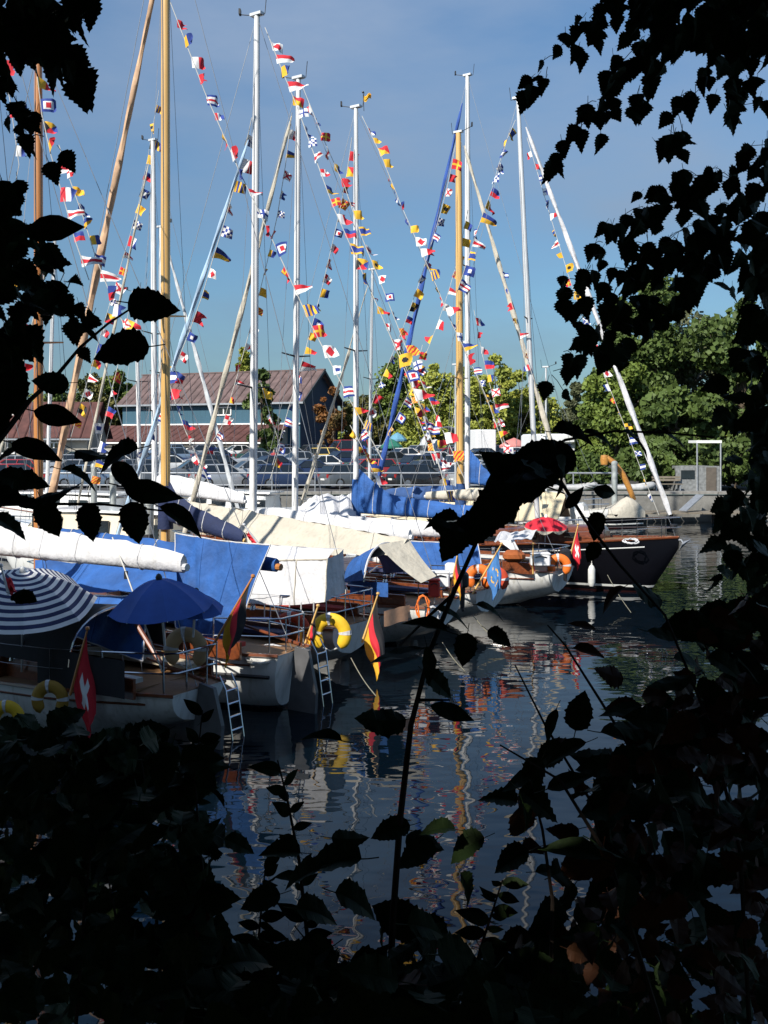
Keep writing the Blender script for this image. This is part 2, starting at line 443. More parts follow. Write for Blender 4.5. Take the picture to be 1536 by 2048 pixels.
# ------------------------------------------------------------------ trees behind the harbour
def leafcloud(centers, size, rnd, droop=0.0, aspect=1.0):
    """quads of leaf-clump size round the given centres -> vertex array, face list"""
    n = len(centers)
    a = rnd.normal(size=(n, 3)); a /= np.linalg.norm(a, axis=1)[:, None]
    b = rnd.normal(size=(n, 3)); b -= a * (a * b).sum(1)[:, None]; b /= np.linalg.norm(b, axis=1)[:, None]
    s = size * rnd.uniform(.6, 1.3, size=(n, 1))
    A, B = a * s, b * s * aspect
    v = np.stack([centers - A, centers - B * .7, centers + A, centers + B * .7], 1).reshape(-1, 3)
    return v
def quads(name, v, mats, mi=None):
    n = len(v) // 4
    me = bpy.data.meshes.new(name)
    me.vertices.add(len(v)); me.vertices.foreach_set('co', v.astype(np.float32).ravel())
    me.loops.add(n * 4); me.loops.foreach_set('vertex_index', np.arange(n * 4, dtype=np.int32))
    me.polygons.add(n); me.polygons.foreach_set('loop_start', np.arange(0, n * 4, 4, dtype=np.int32))
    for m in mats: me.materials.append(m)
    if mi is not None: me.polygons.foreach_set('material_index', mi.astype(np.int32))
    me.update(calc_edges=True)
    return me
bark = mat('bark', (0.10, 0.075, 0.05), 0.9, var=0.3, scale=8, bump=0.5)
bark_pale = mat('pale_bark', (0.34, 0.30, 0.24), 0.85, var=0.35, scale=6, bump=0.4)
def leafmat(name, c, c2): return mat(name, c, 0.6, var2=c2, scale=0.55, spec=0.25)
LG = {'mid': leafmat('leaf_mid_green', (0.15, 0.20, 0.035), (0.06, 0.095, 0.02)),
      'light': leafmat('leaf_light_green', (0.33, 0.34, 0.06), (0.14, 0.18, 0.032)),
      'dark': leafmat('leaf_dark_green', (0.085, 0.125, 0.03), (0.04, 0.065, 0.016)),
      'olive': leafmat('leaf_olive', (0.15, 0.13, 0.035), (0.06, 0.075, 0.02)),
      'rust': leafmat('leaf_rust', (0.22, 0.085, 0.025), (0.075, 0.06, 0.02)),
      'grey': leafmat('leaf_grey_green', (0.13, 0.14, 0.07), (0.06, 0.07, 0.035))}
def tree(px, D, y_top, y_bot, w_px, kind, label, n=3600, size=.32, seed=1, trunk_r=.22, clumps=34, zb=QZ, shape=1.0, group='trees behind the harbour', name='broadleaf_tree', pale=False, base=None):
    rnd = np.random.default_rng(seed); rr = random.Random(seed)
    b = G(px, D, zb) if base is None else Vector(base)
    z1 = HC - (y_top - HY) / F * D; z0 = max(zb + .5, HC - (y_bot - HY) / F * D)
    rad = w_px / F * D / 2
    t = empty(name, b, 0, label, 'tree', group)
    cz, hz = (z0 + z1) / 2, (z1 - z0) / 2
    cs = []
    for i in range(clumps):
        while True:
            x, y, z = rr.uniform(-1, 1), rr.uniform(-1, 1), rr.uniform(-1, 1)
            prof = 1.0 if z < 0 else (1 - z * z) ** (.5 * shape)
            q = math.hypot(x, y)
            if q < prof * (.8 + .25 * math.sin(3 * math.atan2(y, x) + seed) * .6) and (q > .3 * prof or rr.random() < .3): break
        cs.append((b.x + x * rad, b.y + y * rad, cz + z * hz * .93))
    cs.append((b.x, b.y, z1 - .07 * hz))
    limbs = MB()
    pts = [(b.x, b.y, zb - .1)] + [(b.x + rr.uniform(-.06, .06) * rad, b.y, lerp(zb, z1, k)) for k in (.25, .5, .72, .9)]
    MB().tube(pts, [trunk_r, trunk_r * .8, trunk_r * .6, trunk_r * .35, trunk_r * .12], 8).build('trunk', bark_pale if pale else bark, t, True)
    for i, c in enumerate(cs[:14]):
        k = rr.uniform(.25, .75); q = Vector((b.x, b.y, lerp(zb + .25 * (z1 - zb), z1, k * .7)))
        c_ = Vector(c)
        limbs.tube([q, q.lerp(c_, .5) + Vector((0, 0, .1 * rad)), c_], [trunk_r * .4, trunk_r * .25, trunk_r * .08], 5)
    lo = limbs.build('limbs', bark_pale if pale else bark, t, True); lo['kind'] = 'stuff'
    arr = np.array(cs)
    idx = rnd.integers(0, len(cs), n)
    off = rnd.normal(size=(n, 3)); off /= np.linalg.norm(off, axis=1)[:, None]
    off *= (rnd.uniform(.25, 1, size=(n, 1)) ** .6)
    cr = rad * rnd.uniform(.12, .38, size=len(cs))[idx][:, None]
    cen = arr[idx] + off * cr * np.array([1, 1, .8])
    cen = cen[cen[:, 2] > zb + .25]
    v = leafcloud(cen, size, rnd)
    co = link('crown', quads('crown', v, [LG[kind]]), t, True); co['kind'] = 'stuff'
    return t
TREES = [
 (-20, 128, 780, 900, 120, 'mid', 'dark green tree above the red roof at the left edge'),
 (128, 130, 768, 900, 90, 'dark', 'rounded dark tree left of the blue hall, behind the twisted sail'),
 (185, 124, 752, 900, 100, 'olive', 'olive autumn tree behind the thin cream stays'),
 (238, 128, 742, 900, 90, 'mid', 'tall green tree touching the left end of the blue hall'),
 (486, 145, 698, 800, 46, 'light', 'slim treetop peeping over the ridge of the blue hall'),
 (668, 101, 778, 905, 76, 'rust', 'small rust-coloured autumn tree against the dark gable'),
 (722, 118, 795, 915, 110, 'olive', 'small olive tree between the dark gable and the blue furled sail'),
 (806, 122, 705, 915, 150, 'mid', 'dense dark green tree right of the blue furled sail'),
 (868, 114, 728, 925, 150, 'light', 'yellow-green tree left of the golden mast'),
 (932, 116, 740, 925, 140, 'light', 'green tree straight behind the golden mast'),
 (990, 112, 712, 925, 110, 'light', 'tall ragged yellow-green tree right of the golden mast'),
 (1040, 118, 745, 925, 120, 'light', 'green tree left of the grey leaning mast'),
 (1086, 120, 785, 925, 110, 'light', 'low pale tree behind the white motorhome'),
 (1152, 135, 768, 905, 84, 'grey', 'thin bluish tree standing alone in the gap on the right'),
]
for i, (px, D, a, b_, w, k, lab) in enumerate(TREES):
    tree(px, D, a, b_, w, k, lab, n=12500 if k != 'rust' else 2600, size=.215 if k not in ('grey', 'rust') else .2, seed=20 + i, clumps=64 if k not in ('grey', 'rust') else 22)
tree(523, 99, 742, 900, 78, 'dark', 'narrow dark tree with bare stem in front of the blue hall', n=3600, size=.28, seed=41, trunk_r=.14, clumps=26, shape=1.4)
# the tall group at the right
tree(1290, 76, 550, 930, 210, 'dark', 'tallest tree of the right-hand group, above the leaning white stay', n=24000, size=.2, seed=51, clumps=60, trunk_r=.35, pale=True)
tree(1240, 70, 720, 945, 200, 'mid', 'broad yellow-green tree in front of the tall right-hand group', n=22000, size=.17, seed=52, clumps=50, trunk_r=.28)
tree(1385, 80, 640, 940, 240, 'grey', 'greyish tree right of the tallest right-hand tree', n=19000, size=.2, seed=53, clumps=50, trunk_r=.3, pale=True)
tree(1350, 68, 790, 960, 190, 'dark', 'low dark tree under the right-hand group near the quay', n=7000, size=.3, seed=54, clumps=44)
tree(1490, 72, 600, 960, 260, 'dark', 'dark tree at the right edge behind the birch leaves', n=14000, size=.26, seed=55, clumps=50, trunk_r=.3)
tree(1180, 92, 830, 935, 120, 'dark', 'low dark bushy tree behind the covered white boat', n=3600, size=.3, seed=56, clumps=30)
for i, (px, D, yt, w, lab) in enumerate(((1165, 60.5, 915, 120, 'dark bush on the quay behind the covered boat'), (1290, 61, 900, 150, 'dark bush on the quay right of the orange davit'), (1345, 63, 880, 130, 'dark bush left of the quay hut'), (1470, 61, 890, 170, 'dark bush on the quay right of the hut'))):
    tree(px, D, yt, 985, w, 'dark', lab, n=3800, size=.2, seed=80 + i, clumps=30, trunk_r=.08, name='quay_bush', group='bushes on the right quay')
# low wood closing the view behind the trees
rnd = np.random.default_rng(5)
n = 26000
cx = rnd.uniform(-75, 80, n); cz = rnd.uniform(0, 1, n)
hgt = 7.0 + 2.0 * np.sin(cx * .21) + 1.4 * np.sin(cx * .57 + 1)
cen = np.stack([cx, 150 + rnd.uniform(0, 8, n), QZ + cz * hgt], 1)
fw = link('far_wood', quads('far_wood', leafcloud(cen, .45, rnd), [LG['light']]))
tag(fw, 'low mixed wood closing the view behind the car park', 'wood', kind='stuff')
# ------------------------------------------------------------------ parked cars
tyre_m = mat('tyre', (0.02, 0.02, 0.02), 0.8)
rim_m = mat('wheel_rim', (0.5, 0.5, 0.52), 0.3, 0.8)
carglass = mat('car_glass', (0.015, 0.02, 0.025), 0.04, var=.1, spec=0.9)
lamp_m = mat('lamp_glass', (0.6, 0.6, 0.62), 0.1)
tail_m = mat('tail_lamp', (0.35, 0.02, 0.02), 0.2)
plate_m = mat('plate_white', (0.75, 0.75, 0.72), 0.4)
CCOL = {'black': (0.012, 0.012, 0.014), 'dark blue': (0.02, 0.035, 0.09), 'grey': (0.13, 0.14, 0.15), 'silver': (0.42, 0.44, 0.46),
        'white': (0.75, 0.75, 0.74), 'red': (0.35, 0.03, 0.03), 'yellow': (0.75, 0.55, 0.16), 'dark green': (0.02, 0.06, 0.045), 'pale blue': (0.22, 0.3, 0.4)}
CTYPE = {  # length, width, belt z, roof z, rear glass base/top x, front glass top/base x, bonnet z
 'hatchback': (4.0, 1.72, .92, 1.46, -1.93, -1.55, .28, 1.02, .88),
 'saloon':    (4.5, 1.76, .92, 1.42, -1.55, -.75, .35, 1.05, .86),
 'estate':    (4.6, 1.78, .95, 1.48, -2.22, -1.85, .40, 1.12, .88),
 'van':       (4.7, 1.85, 1.08, 1.95, -2.30, -2.12, .95, 1.62, 1.02)}
_car_mesh = {}
def car_meshes(kind, col):
    if (kind, col) in _car_mesh: return _car_mesh[kind, col]
    L, Wd, bz, rz, rb, rt, ft, fb, hz = CTYPE[kind]
    paint = mat('car_paint_' + col.replace(' ', '_'), CCOL[col], 0.25, 0.35 if col in ('silver', 'grey', 'pale blue') else 0.0, var=.03, coat=.8)
    w = Wd / 2; h = L / 2
    def ring(x, zt, wt, wb):
        return [(x, -wb, .22), (x, -w * wb / w, .42), (x, -w * (wb / w), .66), (x, -wt, zt - .06), (x, -wt * .86, zt), (x, wt * .86, zt), (x, wt, zt - .06), (x, wb, .66), (x, wb, .42), (x, wb, .22)]
    st = [(-h, bz - .22, .78 * w, .80 * w), (-h + .07, bz - .05, .86 * w, .92 * w), (-h + .25, bz, .9 * w, .97 * w), (rb + .3, bz, .92 * w, w), (0, bz, .93 * w, w), (fb, bz - .01, .92 * w, w),
          (fb + .12, hz + .02, .9 * w, w), (h - .35, hz - .09, .84 * w, .95 * w), (h - .08, hz - .24, .74 * w, .85 * w), (h, hz - .36, .66 * w, .76 * w)]
    body = MB().loft([ring(*s) for s in st]).mesh('body', paint, True)
    def gring(x, z, k): return z
    r_ = .74 * w; b_ = .9 * w
    glass = MB().add([(rb, -b_, bz - .01), (fb, -b_, bz - .01), (fb, b_, bz - .01), (rb, b_, bz - .01), (rt, -r_, rz - .03), (ft, -r_, rz - .03), (ft, r_, rz - .03), (rt, r_, rz - .03)],
                     [(0, 1, 5, 4), (1, 2, 6, 5), (2, 3, 7, 6), (3, 0, 4, 7), (4, 5, 6, 7)]).mesh('window_band', carglass)
    rf = MB().loft([[(x, -y, z - .05), (x, -y * .9, z), (x, y * .9, z), (x, y, z - .05)] for x, y, z in ((rt - .06, r_ * .96, rz - .03), (rt + .12, r_ * 1.02, rz), (ft - .25, r_ * 1.02, rz + .015), (ft + .05, r_ * .97, rz - .025))]).mesh('roof', paint, True)
    pil = []
    for sy in (-1, 1):
        for (x0, x1) in ((rb + .1, rt + .1), (fb - .02, ft - .02), (lerp(rb, fb, .5), lerp(rt, ft, .5))):
            pil.append(MB().bar((x0, sy * (b_ + .004), bz - .02), (x1, sy * (r_ + .01), rz - .03), .05, .07).mesh('pillar', paint))
    tyre = MB().lathe([(.2, -.09), (.30, -.10), (.325, -.06), (.325, .06), (.30, .10), (.2, .09)], n=14, rot=Matrix.Rotation(R(90), 3, 'X')).mesh('wheel', tyre_m, True)
    rim = MB().lathe([(.0, -.095), (.1, -.105), (.2, -.092), (.2, .092), (.1, .105), (0, .095)], n=12, rot=Matrix.Rotation(R(90), 3, 'X')).mesh('rim', rim_m, True)
    hl = [MB().box((h - .10, s * .58 * w, hz - .24), (.12, .3, .13)).mesh('headlight', lamp_m) for s in (-1, 1)]
    tl = [MB().box((-h + .05, s * .72 * w, bz - .16), (.1, .2, .22)).mesh('tail_light', tail_m) for s in (-1, 1)]
    pl = MB().box((-h - .005, 0, .55), (.02, .5, .11)).mesh('number_plate', plate_m)
    pf = MB().box((h + .005, 0, .42), (.02, .5, .11)).mesh('number_plate', plate_m)
    mir = [MB().box((fb - .25, s * (w + .08), bz + .06), (.1, .18, .12), top=.8).mesh('mirror', paint) for s in (-1, 1)]
    _car_mesh[kind, col] = (body, glass, rf, pil, tyre, rim, hl, tl, [pl, pf], mir, L, w)
    return _car_mesh[kind, col]
def car(x, y, yaw, kind, col, label):
    body, glass, rf, pil, tyre, rim, hl, tl, pls, mir, L, w = car_meshes(kind, col)
    t = empty('parked_car', (x, y, gz(y) + .004), yaw, label, 'car', 'cars parked behind the quay')
    for nm, me in [('body', body), ('window_band', glass), ('roof', rf)] + [('pillar', p) for p in pil] + [('headlight', q) for q in hl] + [('tail_light', q) for q in tl] + [('number_plate', q) for q in pls] + [('mirror', q) for q in mir]:
        link(nm, me, t, False)
    for sx in (-1, 1):
        for sy in (-1, 1):
            wo = link('wheel', tyre, t, False, Matrix.Translation((sx * L * .305, sy * (w - .09), .325)))
            link('rim', rim, wo, False)
ORD = ['first', 'second', 'third', 'fourth', 'fifth', 'sixth', 'seventh', 'eighth', 'ninth', 'tenth', 'eleventh', 'twelfth', 'thirteenth', 'fourteenth', 'fifteenth', 'sixteenth', 'seventeenth']
rows = [('front row behind the quay railing', 62.6, -23, 12.5, 4.1, 28), ('second row of the car park', 69, -26, 14, 4.0, 205), ('third row of the car park', 76.5, -28, 14, 3.7, 30),
        ('fourth row of the car park', 84, -26, 17, 3.6, 210), ('fifth row of the car park', 92.5, -30, 17, 3.5, 30), ('back row of the car park', 100.5, -26, 17, 3.6, 210)]
rc = random.Random(11)
pal = ['black', 'dark blue', 'grey', 'silver', 'pale blue', 'grey', 'dark blue', 'silver', 'white', 'dark green', 'silver', 'silver', 'pale blue', 'red', 'white']
for ri, (rn, y, xa, xb, dx, yaw) in enumerate(rows):
    i = 0; x = xa
    while x < xb:
        px = 768 + x / y * F
        k = rc.choice(['hatchback', 'saloon', 'estate', 'hatchback', 'estate', 'saloon', 'van' if rc.random() < .3 else 'saloon'])
        c = rc.choice(pal)
        if ri == 0 and k == 'van': k = 'estate'
        if ri == 0 and c == 'white': c = 'silver'
        if ri == 4 and 635 < px < 700: k, c = 'hatchback', 'yellow'
        if ri == 0 and 960 < px < 1060: k, c = 'estate', 'silver'
        if not (ri in (1, 2) and px > 1040):
            car(x, y + rc.uniform(-.3, .3), R(yaw + rc.uniform(-4, 4)), k, c, f'{c} {k}, {ORD[i]} from the left in the {rn}')
            i += 1
        x += dx + rc.uniform(-.2, .4)

# ------------------------------------------------------------------ white motorhome
mh = empty('motorhome', G(1095, 74, gz(74)), R(8), 'white box-bodied motorhome with ladder parked right of the cars', 'motorhome')
mhw = mat('motorhome_white', (0.78, 0.79, 0.8), 0.4, var=.04)
def rbox(c, s, bev, name, m, par, world=False):
    x, y, z = [q / 2 for q in s]; rings = []
    for zz, k in ((-z, bev), (-z + bev, 0), (z - bev, 0), (z, bev)):
        xx, yy = x - k, y - k
        rings.append([Vector(c) + Vector(q) for q in ((-xx + bev, -yy, zz), (xx - bev, -yy, zz), (xx, -yy + bev, zz), (xx, yy - bev, zz), (xx - bev, yy, zz), (-xx + bev, yy, zz), (-xx, yy - bev, zz), (-xx, -yy + bev, zz))])
    return MB().loft(rings).build(name, m, par, True, world)
rbox((0, 0, 1.85), (2.6, 5.2, 2.5), .12, 'body', mhw, mh)
rbox((0, -2.4, 2.75), (2.3, 1.2, .7), .12, 'alcove', mhw, mh)
MB().box((.5, -2.63, 1.9), (.9, .06, .55)).build('window', carglass, mh, False, False)
MB().box((-1.32, -.6, 2.1), (.05, 1.0, .5)).build('window', carglass, mh, False, False)
for s in (-.55, -.25):
    MB().tube([(s, -2.68, .9), (s, -2.68, 3.05)], .02, 5).build('ladder_rail', galv, mh, False, False)
for k in range(7):
    MB().tube([(-.55, -2.68, 1.05 + k * .3), (-.25, -2.68, 1.05 + k * .3)], .015, 5).build('ladder_rung', galv, mh, False, False)
MB().lathe([(0, 0), (.22, 0), (.22, .012), (0, .012)], (.75, -2.62, 2.4), 16, Matrix.Rotation(R(90), 3, 'X')).build('emblem', mat('emblem_blue', (0.1, 0.12, 0.35), .5), mh, False, False)
for sx in (-1, 1):
    for yy in (-1.7, 1.6):
        MB().lathe([(.05, -.12), (.33, -.12), (.35, 0), (.33, .12), (.05, .12)], (sx * 1.1, yy, .35), 14, Matrix.Rotation(R(90), 3, 'Y'), caps=True).build('wheel', tyre_m, mh, True, False)

# ------------------------------------------------------------------ parasols and tents in the car park
def parasol_far(px, D, zt, r, col, label):
    zt = zt + gz(D) - QZ - .3
    t = empty('market_parasol', G(px, D, gz(D)), 0, label, 'parasol', 'parasols in the car park')
    b = G(px, D, 0)
    MB().tube([b + Vector((0, 0, gz(D))), b + Vector((0, 0, zt))], .03, 6).build('pole', galv, t)
    MB().lathe([(.02, zt), (r * .55, zt - .3), (r, zt - .75), (r * .98, zt - .95)], b, 8).build('canopy', mat('cloth_' + label.split()[0], col, .8, var=.1), t)
parasol_far(783, 99, 4.0, 1.1, (0.02, 0.16, 0.11), 'green parasol standing among the cars right of the blue furled sail')
parasol_far(1028, 95, 4.2, 1.4, (0.55, 0.2, 0.18), 'pink parasol standing among the cars left of the motorhome')
parasol_far(795, 106, 4.5, 1.0, (0.12, 0.3, 0.42), 'pale blue parasol behind the green one')
tn = empty('festival_tent', G(888, 102, gz(102)), R(8), 'white dome tent behind the parked cars left of the golden mast', 'tent')
MB().grid(lambda u, v: (math.cos(math.pi * u) * 2.4, (v - .5) * 4, math.sin(math.pi * u) * 3.2), 12, 4).build('canopy', mat('tent_cloth', (0.62, 0.63, 0.65), .7), tn, True, False)
for k in (-1.99, 1.99):
    MB().tube([(math.cos(math.pi * u / 10) * 2.44, k, math.sin(math.pi * u / 10) * 3.24) for u in range(11)], .04, 6).build('hoop', galv, tn, True, False)
vn = empty('delivery_van', G(960, 98, gz(98)), R(100), 'white box van behind the cars right of the white mast', 'van')
rbox((-.6, 0, 1.75), (3.4, 2.0, 2.5), .1, 'body', mhw, vn)
rbox((1.7, 0, 1.15), (1.4, 1.9, 1.6), .16, 'cab', mhw, vn)
MB().box((2.1, 0, 1.6), (.7, 1.6, .5)).build('windscreen', carglass, vn, False, False)
for sx in (-1.4, 1.5):
    for sy in (-.9, .9):
        MB().lathe([(.05, -.1), (.33, -.1), (.33, .1), (.05, .1)], (sx, sy, .34), 12, Matrix.Rotation(R(90), 3, 'X'), caps=True).build('wheel', tyre_m, vn, True, False)

# ------------------------------------------------------------------ people among the cars
skin_m = mat('skin', (0.55, 0.36, 0.27), .6, var=.05)
def person(px, D, top, leg, hair, label, yaw=0.0, h=1.72):
    t = empty('person', G(px, D, gz(D) + .004), yaw, label, 'person', 'people walking in the car park')
    k = h / 1.72
    def ringz(z, rx, ry, cx=0.0, cy=0.0, n=10):
        return [(cx + rx * math.cos(2 * math.pi * j / n), cy + ry * math.sin(2 * math.pi * j / n), z) for j in range(n)]
    m = MB()
    tops, legs, sk = 0, 1, 2
    for s, st in ((-1, .12), (1, -.10)):     # legs, one ahead of the other
        m.loft([ringz(z * k, r, r, s * .09 * k, y) for z, r, y in ((.0, .055, st), (.08, .05, st), (.45, .055, st * .7), (.85, .085, 0), (.92, .08, 0))], mi=1)
    m.loft([ringz(z * k, a, b) for z, a, b in ((.84, .16, .11), (.95, .17, .115), (1.1, .155, .105), (1.3, .19, .12), (1.42, .185, .1), (1.47, .07, .06))], mi=0)
    for s in (-1, 1):
        m.loft([ringz(z * k, r, r, s * x, y) for z, r, x, y in ((1.42, .055, .19, 0), (1.15, .045, .24, .03 * s), (1.1, .042, .245, .05 * s))], mi=0)
        m.loft([ringz(z * k, r, r, s * x, y) for z, r, x, y in ((1.1, .04, .245, .05 * s), (.9, .032, .25, .12 * s), (.8, .04, .25, .13 * s), (.73, .015, .25, .14 * s))], mi=2)
    m.loft([ringz(z * k, a, b) for z, a, b in ((1.45, .055, .055), (1.5, .055, .055), (1.54, .075, .085), (1.62, .078, .095), (1.7, .06, .07), (1.72, .02, .02))], mi=2)
    m.build('body', [top, leg, skin_m], t, True, False)
    MB().loft([ringz(z * k, a, b, 0, -.012) for z, a, b in ((1.6, .084, .1), (1.66, .085, .1), (1.72, .06, .07), (1.735, .02, .02))]).build('hair', hair, t, True, False)
shirt_w = mat('shirt_white', (0.78, 0.78, 0.78), .8); shirt_r = mat('shirt_red', (0.4, 0.06, 0.07), .8); jeans = mat('jeans', (0.06, 0.08, 0.14), .9)
hair_m = mat('hair_brown', (0.06, 0.04, 0.025), .6)
person(872, 88, shirt_w, jeans, hair_m, 'person in white shirt walking among the cars left of golden mast', R(60))
person(838, 80, shirt_w, jeans, hair_m, 'person in white shirt and jeans by the dark cars, further left', R(-30), 1.66)
person(548, 80, shirt_r, jeans, hair_m, 'person in red shirt between the tall white masts and the hall', R(200), 1.75)

# ------------------------------------------------------------------ piles, quay house and crane mast at the right
pile_m = mat('pile_steel', (0.4, 0.43, 0.42), 0.5, 0.3, var=.2, scale=4)
band_m = mat('pile_band', (0.015, 0.015, 0.02), .6)
def pile(px, D, y_top, r, label, band=None):
    b = G(px, D, -.6); zt = HC - (y_top - HY) / F * D
    t = empty('mooring_pile', b, 0, label, 'mooring pile', 'steel mooring piles')
    MB().tube([b, b + Vector((0, 0, zt + .6))], r, 14).build('shaft', pile_m, t, True)
    c = G(px, D, 0)
    MB().lathe([(r * 1.08, zt - .12), (r * 1.08, zt), (r * .6, zt + .08), (0, zt + .1)], c, 14).build('cap', pile_m, t, True)
    if band:
        MB().lathe([(r * 1.05, z) for z in band], c, 14).build('band', band_m, t, True)
pile(297, 23.5, 1000, .125, 'thick grey steel pile with black band beside the golden near mast', (2.0, 2.35))
pile(188, 40, 930, .12, 'grey steel pile behind the white hull at the left', None)
pile(226, 43, 946, .14, 'short grey pile left of the pale blue furled sail', None)
pile(1229, 54, 925, .16, 'pale grey pile beside the orange davit near the right quay', None)
qh = empty('quay_hut', G(1395, 60.5, QZ), 0, 'small pale hut with flat white canopy on the right quay', 'hut')
MB().box((-.3, 0, .75), (2.6, 2.0, 1.5)).build('wall', mat('hut_wall', (0.24, 0.25, 0.25), .7, var=.25), qh, False, False)
MB().box((.35, -.3, 2.95), (1.5, 1.6, .16)).build('canopy', whitep, qh, False, False)
for sx in (-.35, 1.05):
    MB().tube([(sx, -1.05, 0), (sx, -1.05, 2.9)], .05, 6).build('canopy_post', galv, qh, False, False)
MB().box((-.9, -1.02, 1.0), (.8, .06, .5)).build('window', carglass, qh, False, False)
MB().box((.5, -1.02, .72), (.6, .05, 1.4)).build('door', door_m, qh, False, False)
ch = empty('davit_crane', G(1245, 55, .6), 0, 'orange-brown curved davit arm rising beside the pale pile', 'davit')
orange_m = wood('davit_orange', (0.5, 0.24, 0.05), (0.36, 0.15, 0.03), (4, 4, 12))
MB().tube([P(1268, 1000, 54.5), P(1258, 975, 54.5), P(1245, 948, 54.5), P(1228, 925, 54.5), P(1214, 916, 54.5), P(1207, 920, 54.5)], [.14, .16, .17, .16, .17, .1], 10).build('arm', orange_m, ch, True)
MB().lathe([(.0, -.3), (.2, -.25), (.24, 0), (.2, .25), (0, .3)], P(1209, 920, 54.5), 10).build('head', orange_m, ch, True)
tw = mat('quay_timber', (0.2, 0.17, 0.13), .85)
pt = empty('landing_pontoon', G(1300, 55.5, .3), 0, 'low timber landing pontoon along the right quay', 'pontoon')
for i in range(14):
    MB().box((G(1150, 55.6).x + i * .8, 55.6, .62), (.72, 1.9, .08)).build('plank', tw, pt)
for xx in (1160, 1250, 1340, 1430):
    MB().tube([G(xx, 55.6, -.4), G(xx, 55.6, .55)], .18, 10).build('float', tyre_m, pt)
MB().bar(P(1400, 990, 56), P(1365, 1022, 55), .5, .06).build('gangway', galv, pt)
bn_ = empty('quay_bench', G(1335, 59, QZ), 0, 'weathered wooden bench on the right quay', 'bench')
for k in range(3): MB().box((0, -.2 + k * .16, .45), (1.7, .12, .04)).build('slat', tw, bn_, False, False)
for k in range(2): MB().box((0, .3, .68 + k * .16), (1.7, .04, .12)).build('back_slat', tw, bn_, False, False)
for sx in (-.7, .7): MB().box((sx, .05, .22), (.07, .5, .44)).build('leg', galv, bn_, False, False)
# ------------------------------------------------------------------ yachts
U = Vector((-.84, .54, 0)).normalized()            # bow direction of the boats moored stern-to
gel = mat('white_gelcoat', (0.78, 0.78, 0.76), 0.22, var=.06, scale=1.2, stripe=[(-.5, .06, (0.02, 0.03, 0.06))], coat=.3, streak=(0.42, 0.40, 0.34))
gel_cream = mat('cream_gelcoat', (0.72, 0.63, 0.48), 0.3, var=.06, scale=1.2)
black_hull = mat('black_hull', (0.003, 0.003, 0.005), 0.3, var=.1, spec=.3, stripe=[(-.5, .04, (0.05, 0.012, 0.01)), (.16, .23, (0.75, 0.75, 0.72))], coat=.1)
mahog = wood('mahogany', (0.20, 0.055, 0.018), (0.10, 0.026, 0.010), (2, 14, 14), .3, .5)
teak = wood('teak_deck', (0.26, 0.14, 0.06), (0.16, 0.08, 0.035), (3, 25, 25), .6, 0)
gold_w = wood('spruce_spar', (0.68, 0.43, 0.15), (0.55, 0.32, 0.10), (5, 5, .5), .35, .5)
brown_w = wood('brown_spar', (0.50, 0.21, 0.06), (0.36, 0.13, 0.035), (5, 5, .5), .35, .5)
alu = mat('anodised_mast', (0.66, 0.67, 0.68), 0.38, 0.25, var=.06, scale=2)
alu_white = mat('white_mast', (0.74, 0.74, 0.74), 0.35, 0.0, var=.06, scale=2)
steel = mat('stainless', (0.6, 0.61, 0.63), 0.18, 1.0, var=.05)
wire = mat('rigging_wire', (0.36, 0.37, 0.39), 0.4, .6)
black_m = mat('black_fitting', (0.015, 0.015, 0.018), .5)
cl_white = mat('white_canvas', (0.58, 0.58, 0.60), .85, var=.05, scale=3, bump=.9, bscale=5, streak=(0.42, 0.41, 0.39))
cl_cream = mat('cream_canvas', (0.58, 0.50, 0.34), .85, var=.06, scale=2, bump=.9, bscale=4, streak=(0.5, 0.43, 0.3))
cl_natural = mat('natural_canvas', (0.50, 0.46, 0.38), .85, var=.06, scale=2, bump=.9, bscale=4, streak=(0.36, 0.32, 0.26))
cl_blue = mat('blue_canvas', (0.02, 0.10, 0.34), .8, var=.2, scale=2.5, bump=.9, bscale=5)
cl_navy = mat('navy_canvas', (0.009, 0.02, 0.075), .8, var=.15, scale=3, bump=.3, bscale=14)
cl_paleblue = mat('pale_blue_canvas', (0.40, 0.55, 0.72), .8, var=.15, scale=3)
cl_royal = mat('royal_canvas', (0.03, 0.09, 0.36), .8, var=.12, scale=3)
cl_tan = mat('tan_sail', (0.62, 0.40, 0.25), .8, var=.15, scale=5)
deck_m = mat('grey_deck', (0.5, 0.49, 0.45), .8, var=.1)

seatm = [mat('cushion_navy', (0.03, 0.04, 0.1), .9), mat('cushion_beige', (0.5, 0.42, 0.3), .9), mat('cushion_red', (0.4, 0.05, 0.04), .9), mat('cushion_white', (0.6, 0.6, 0.58), .9)]
class Boat: pass
def hull_mesh(b, nst=22, nt=9):
    """hull skin from sheer to sheer, local x forward from the mast"""
    rings = []; sheer = []
    for i in range(nst + 1):
        s = i / nst; x = lerp(-b.La, b.Lf, s)
        hb = b.beam / 2 * ip(b.plan, s)
        zs = b.fb * ip([(0, b.stern_k), (.35, 1.0), (1, b.bow_k)], s)
        zb = ip(b.keel, s) * (zs if ip(b.keel, s) > 0 else 1)
        ring = []
        for k in range(-nt, nt + 1):
            t = 1 - abs(k) / nt; sg = -1 if k < 0 else 1
            y = hb * (1 - t ** 2.2) ** .62
            ring.append(b.L(x + b.rake * (zs - lerp(zs, zb, t)) * (1 if s == 0 else 0) * 1.0, sg * y, lerp(zs, zb, t)))
        rings.append(ring); sheer.append((x, hb, zs))
    return rings, sheer
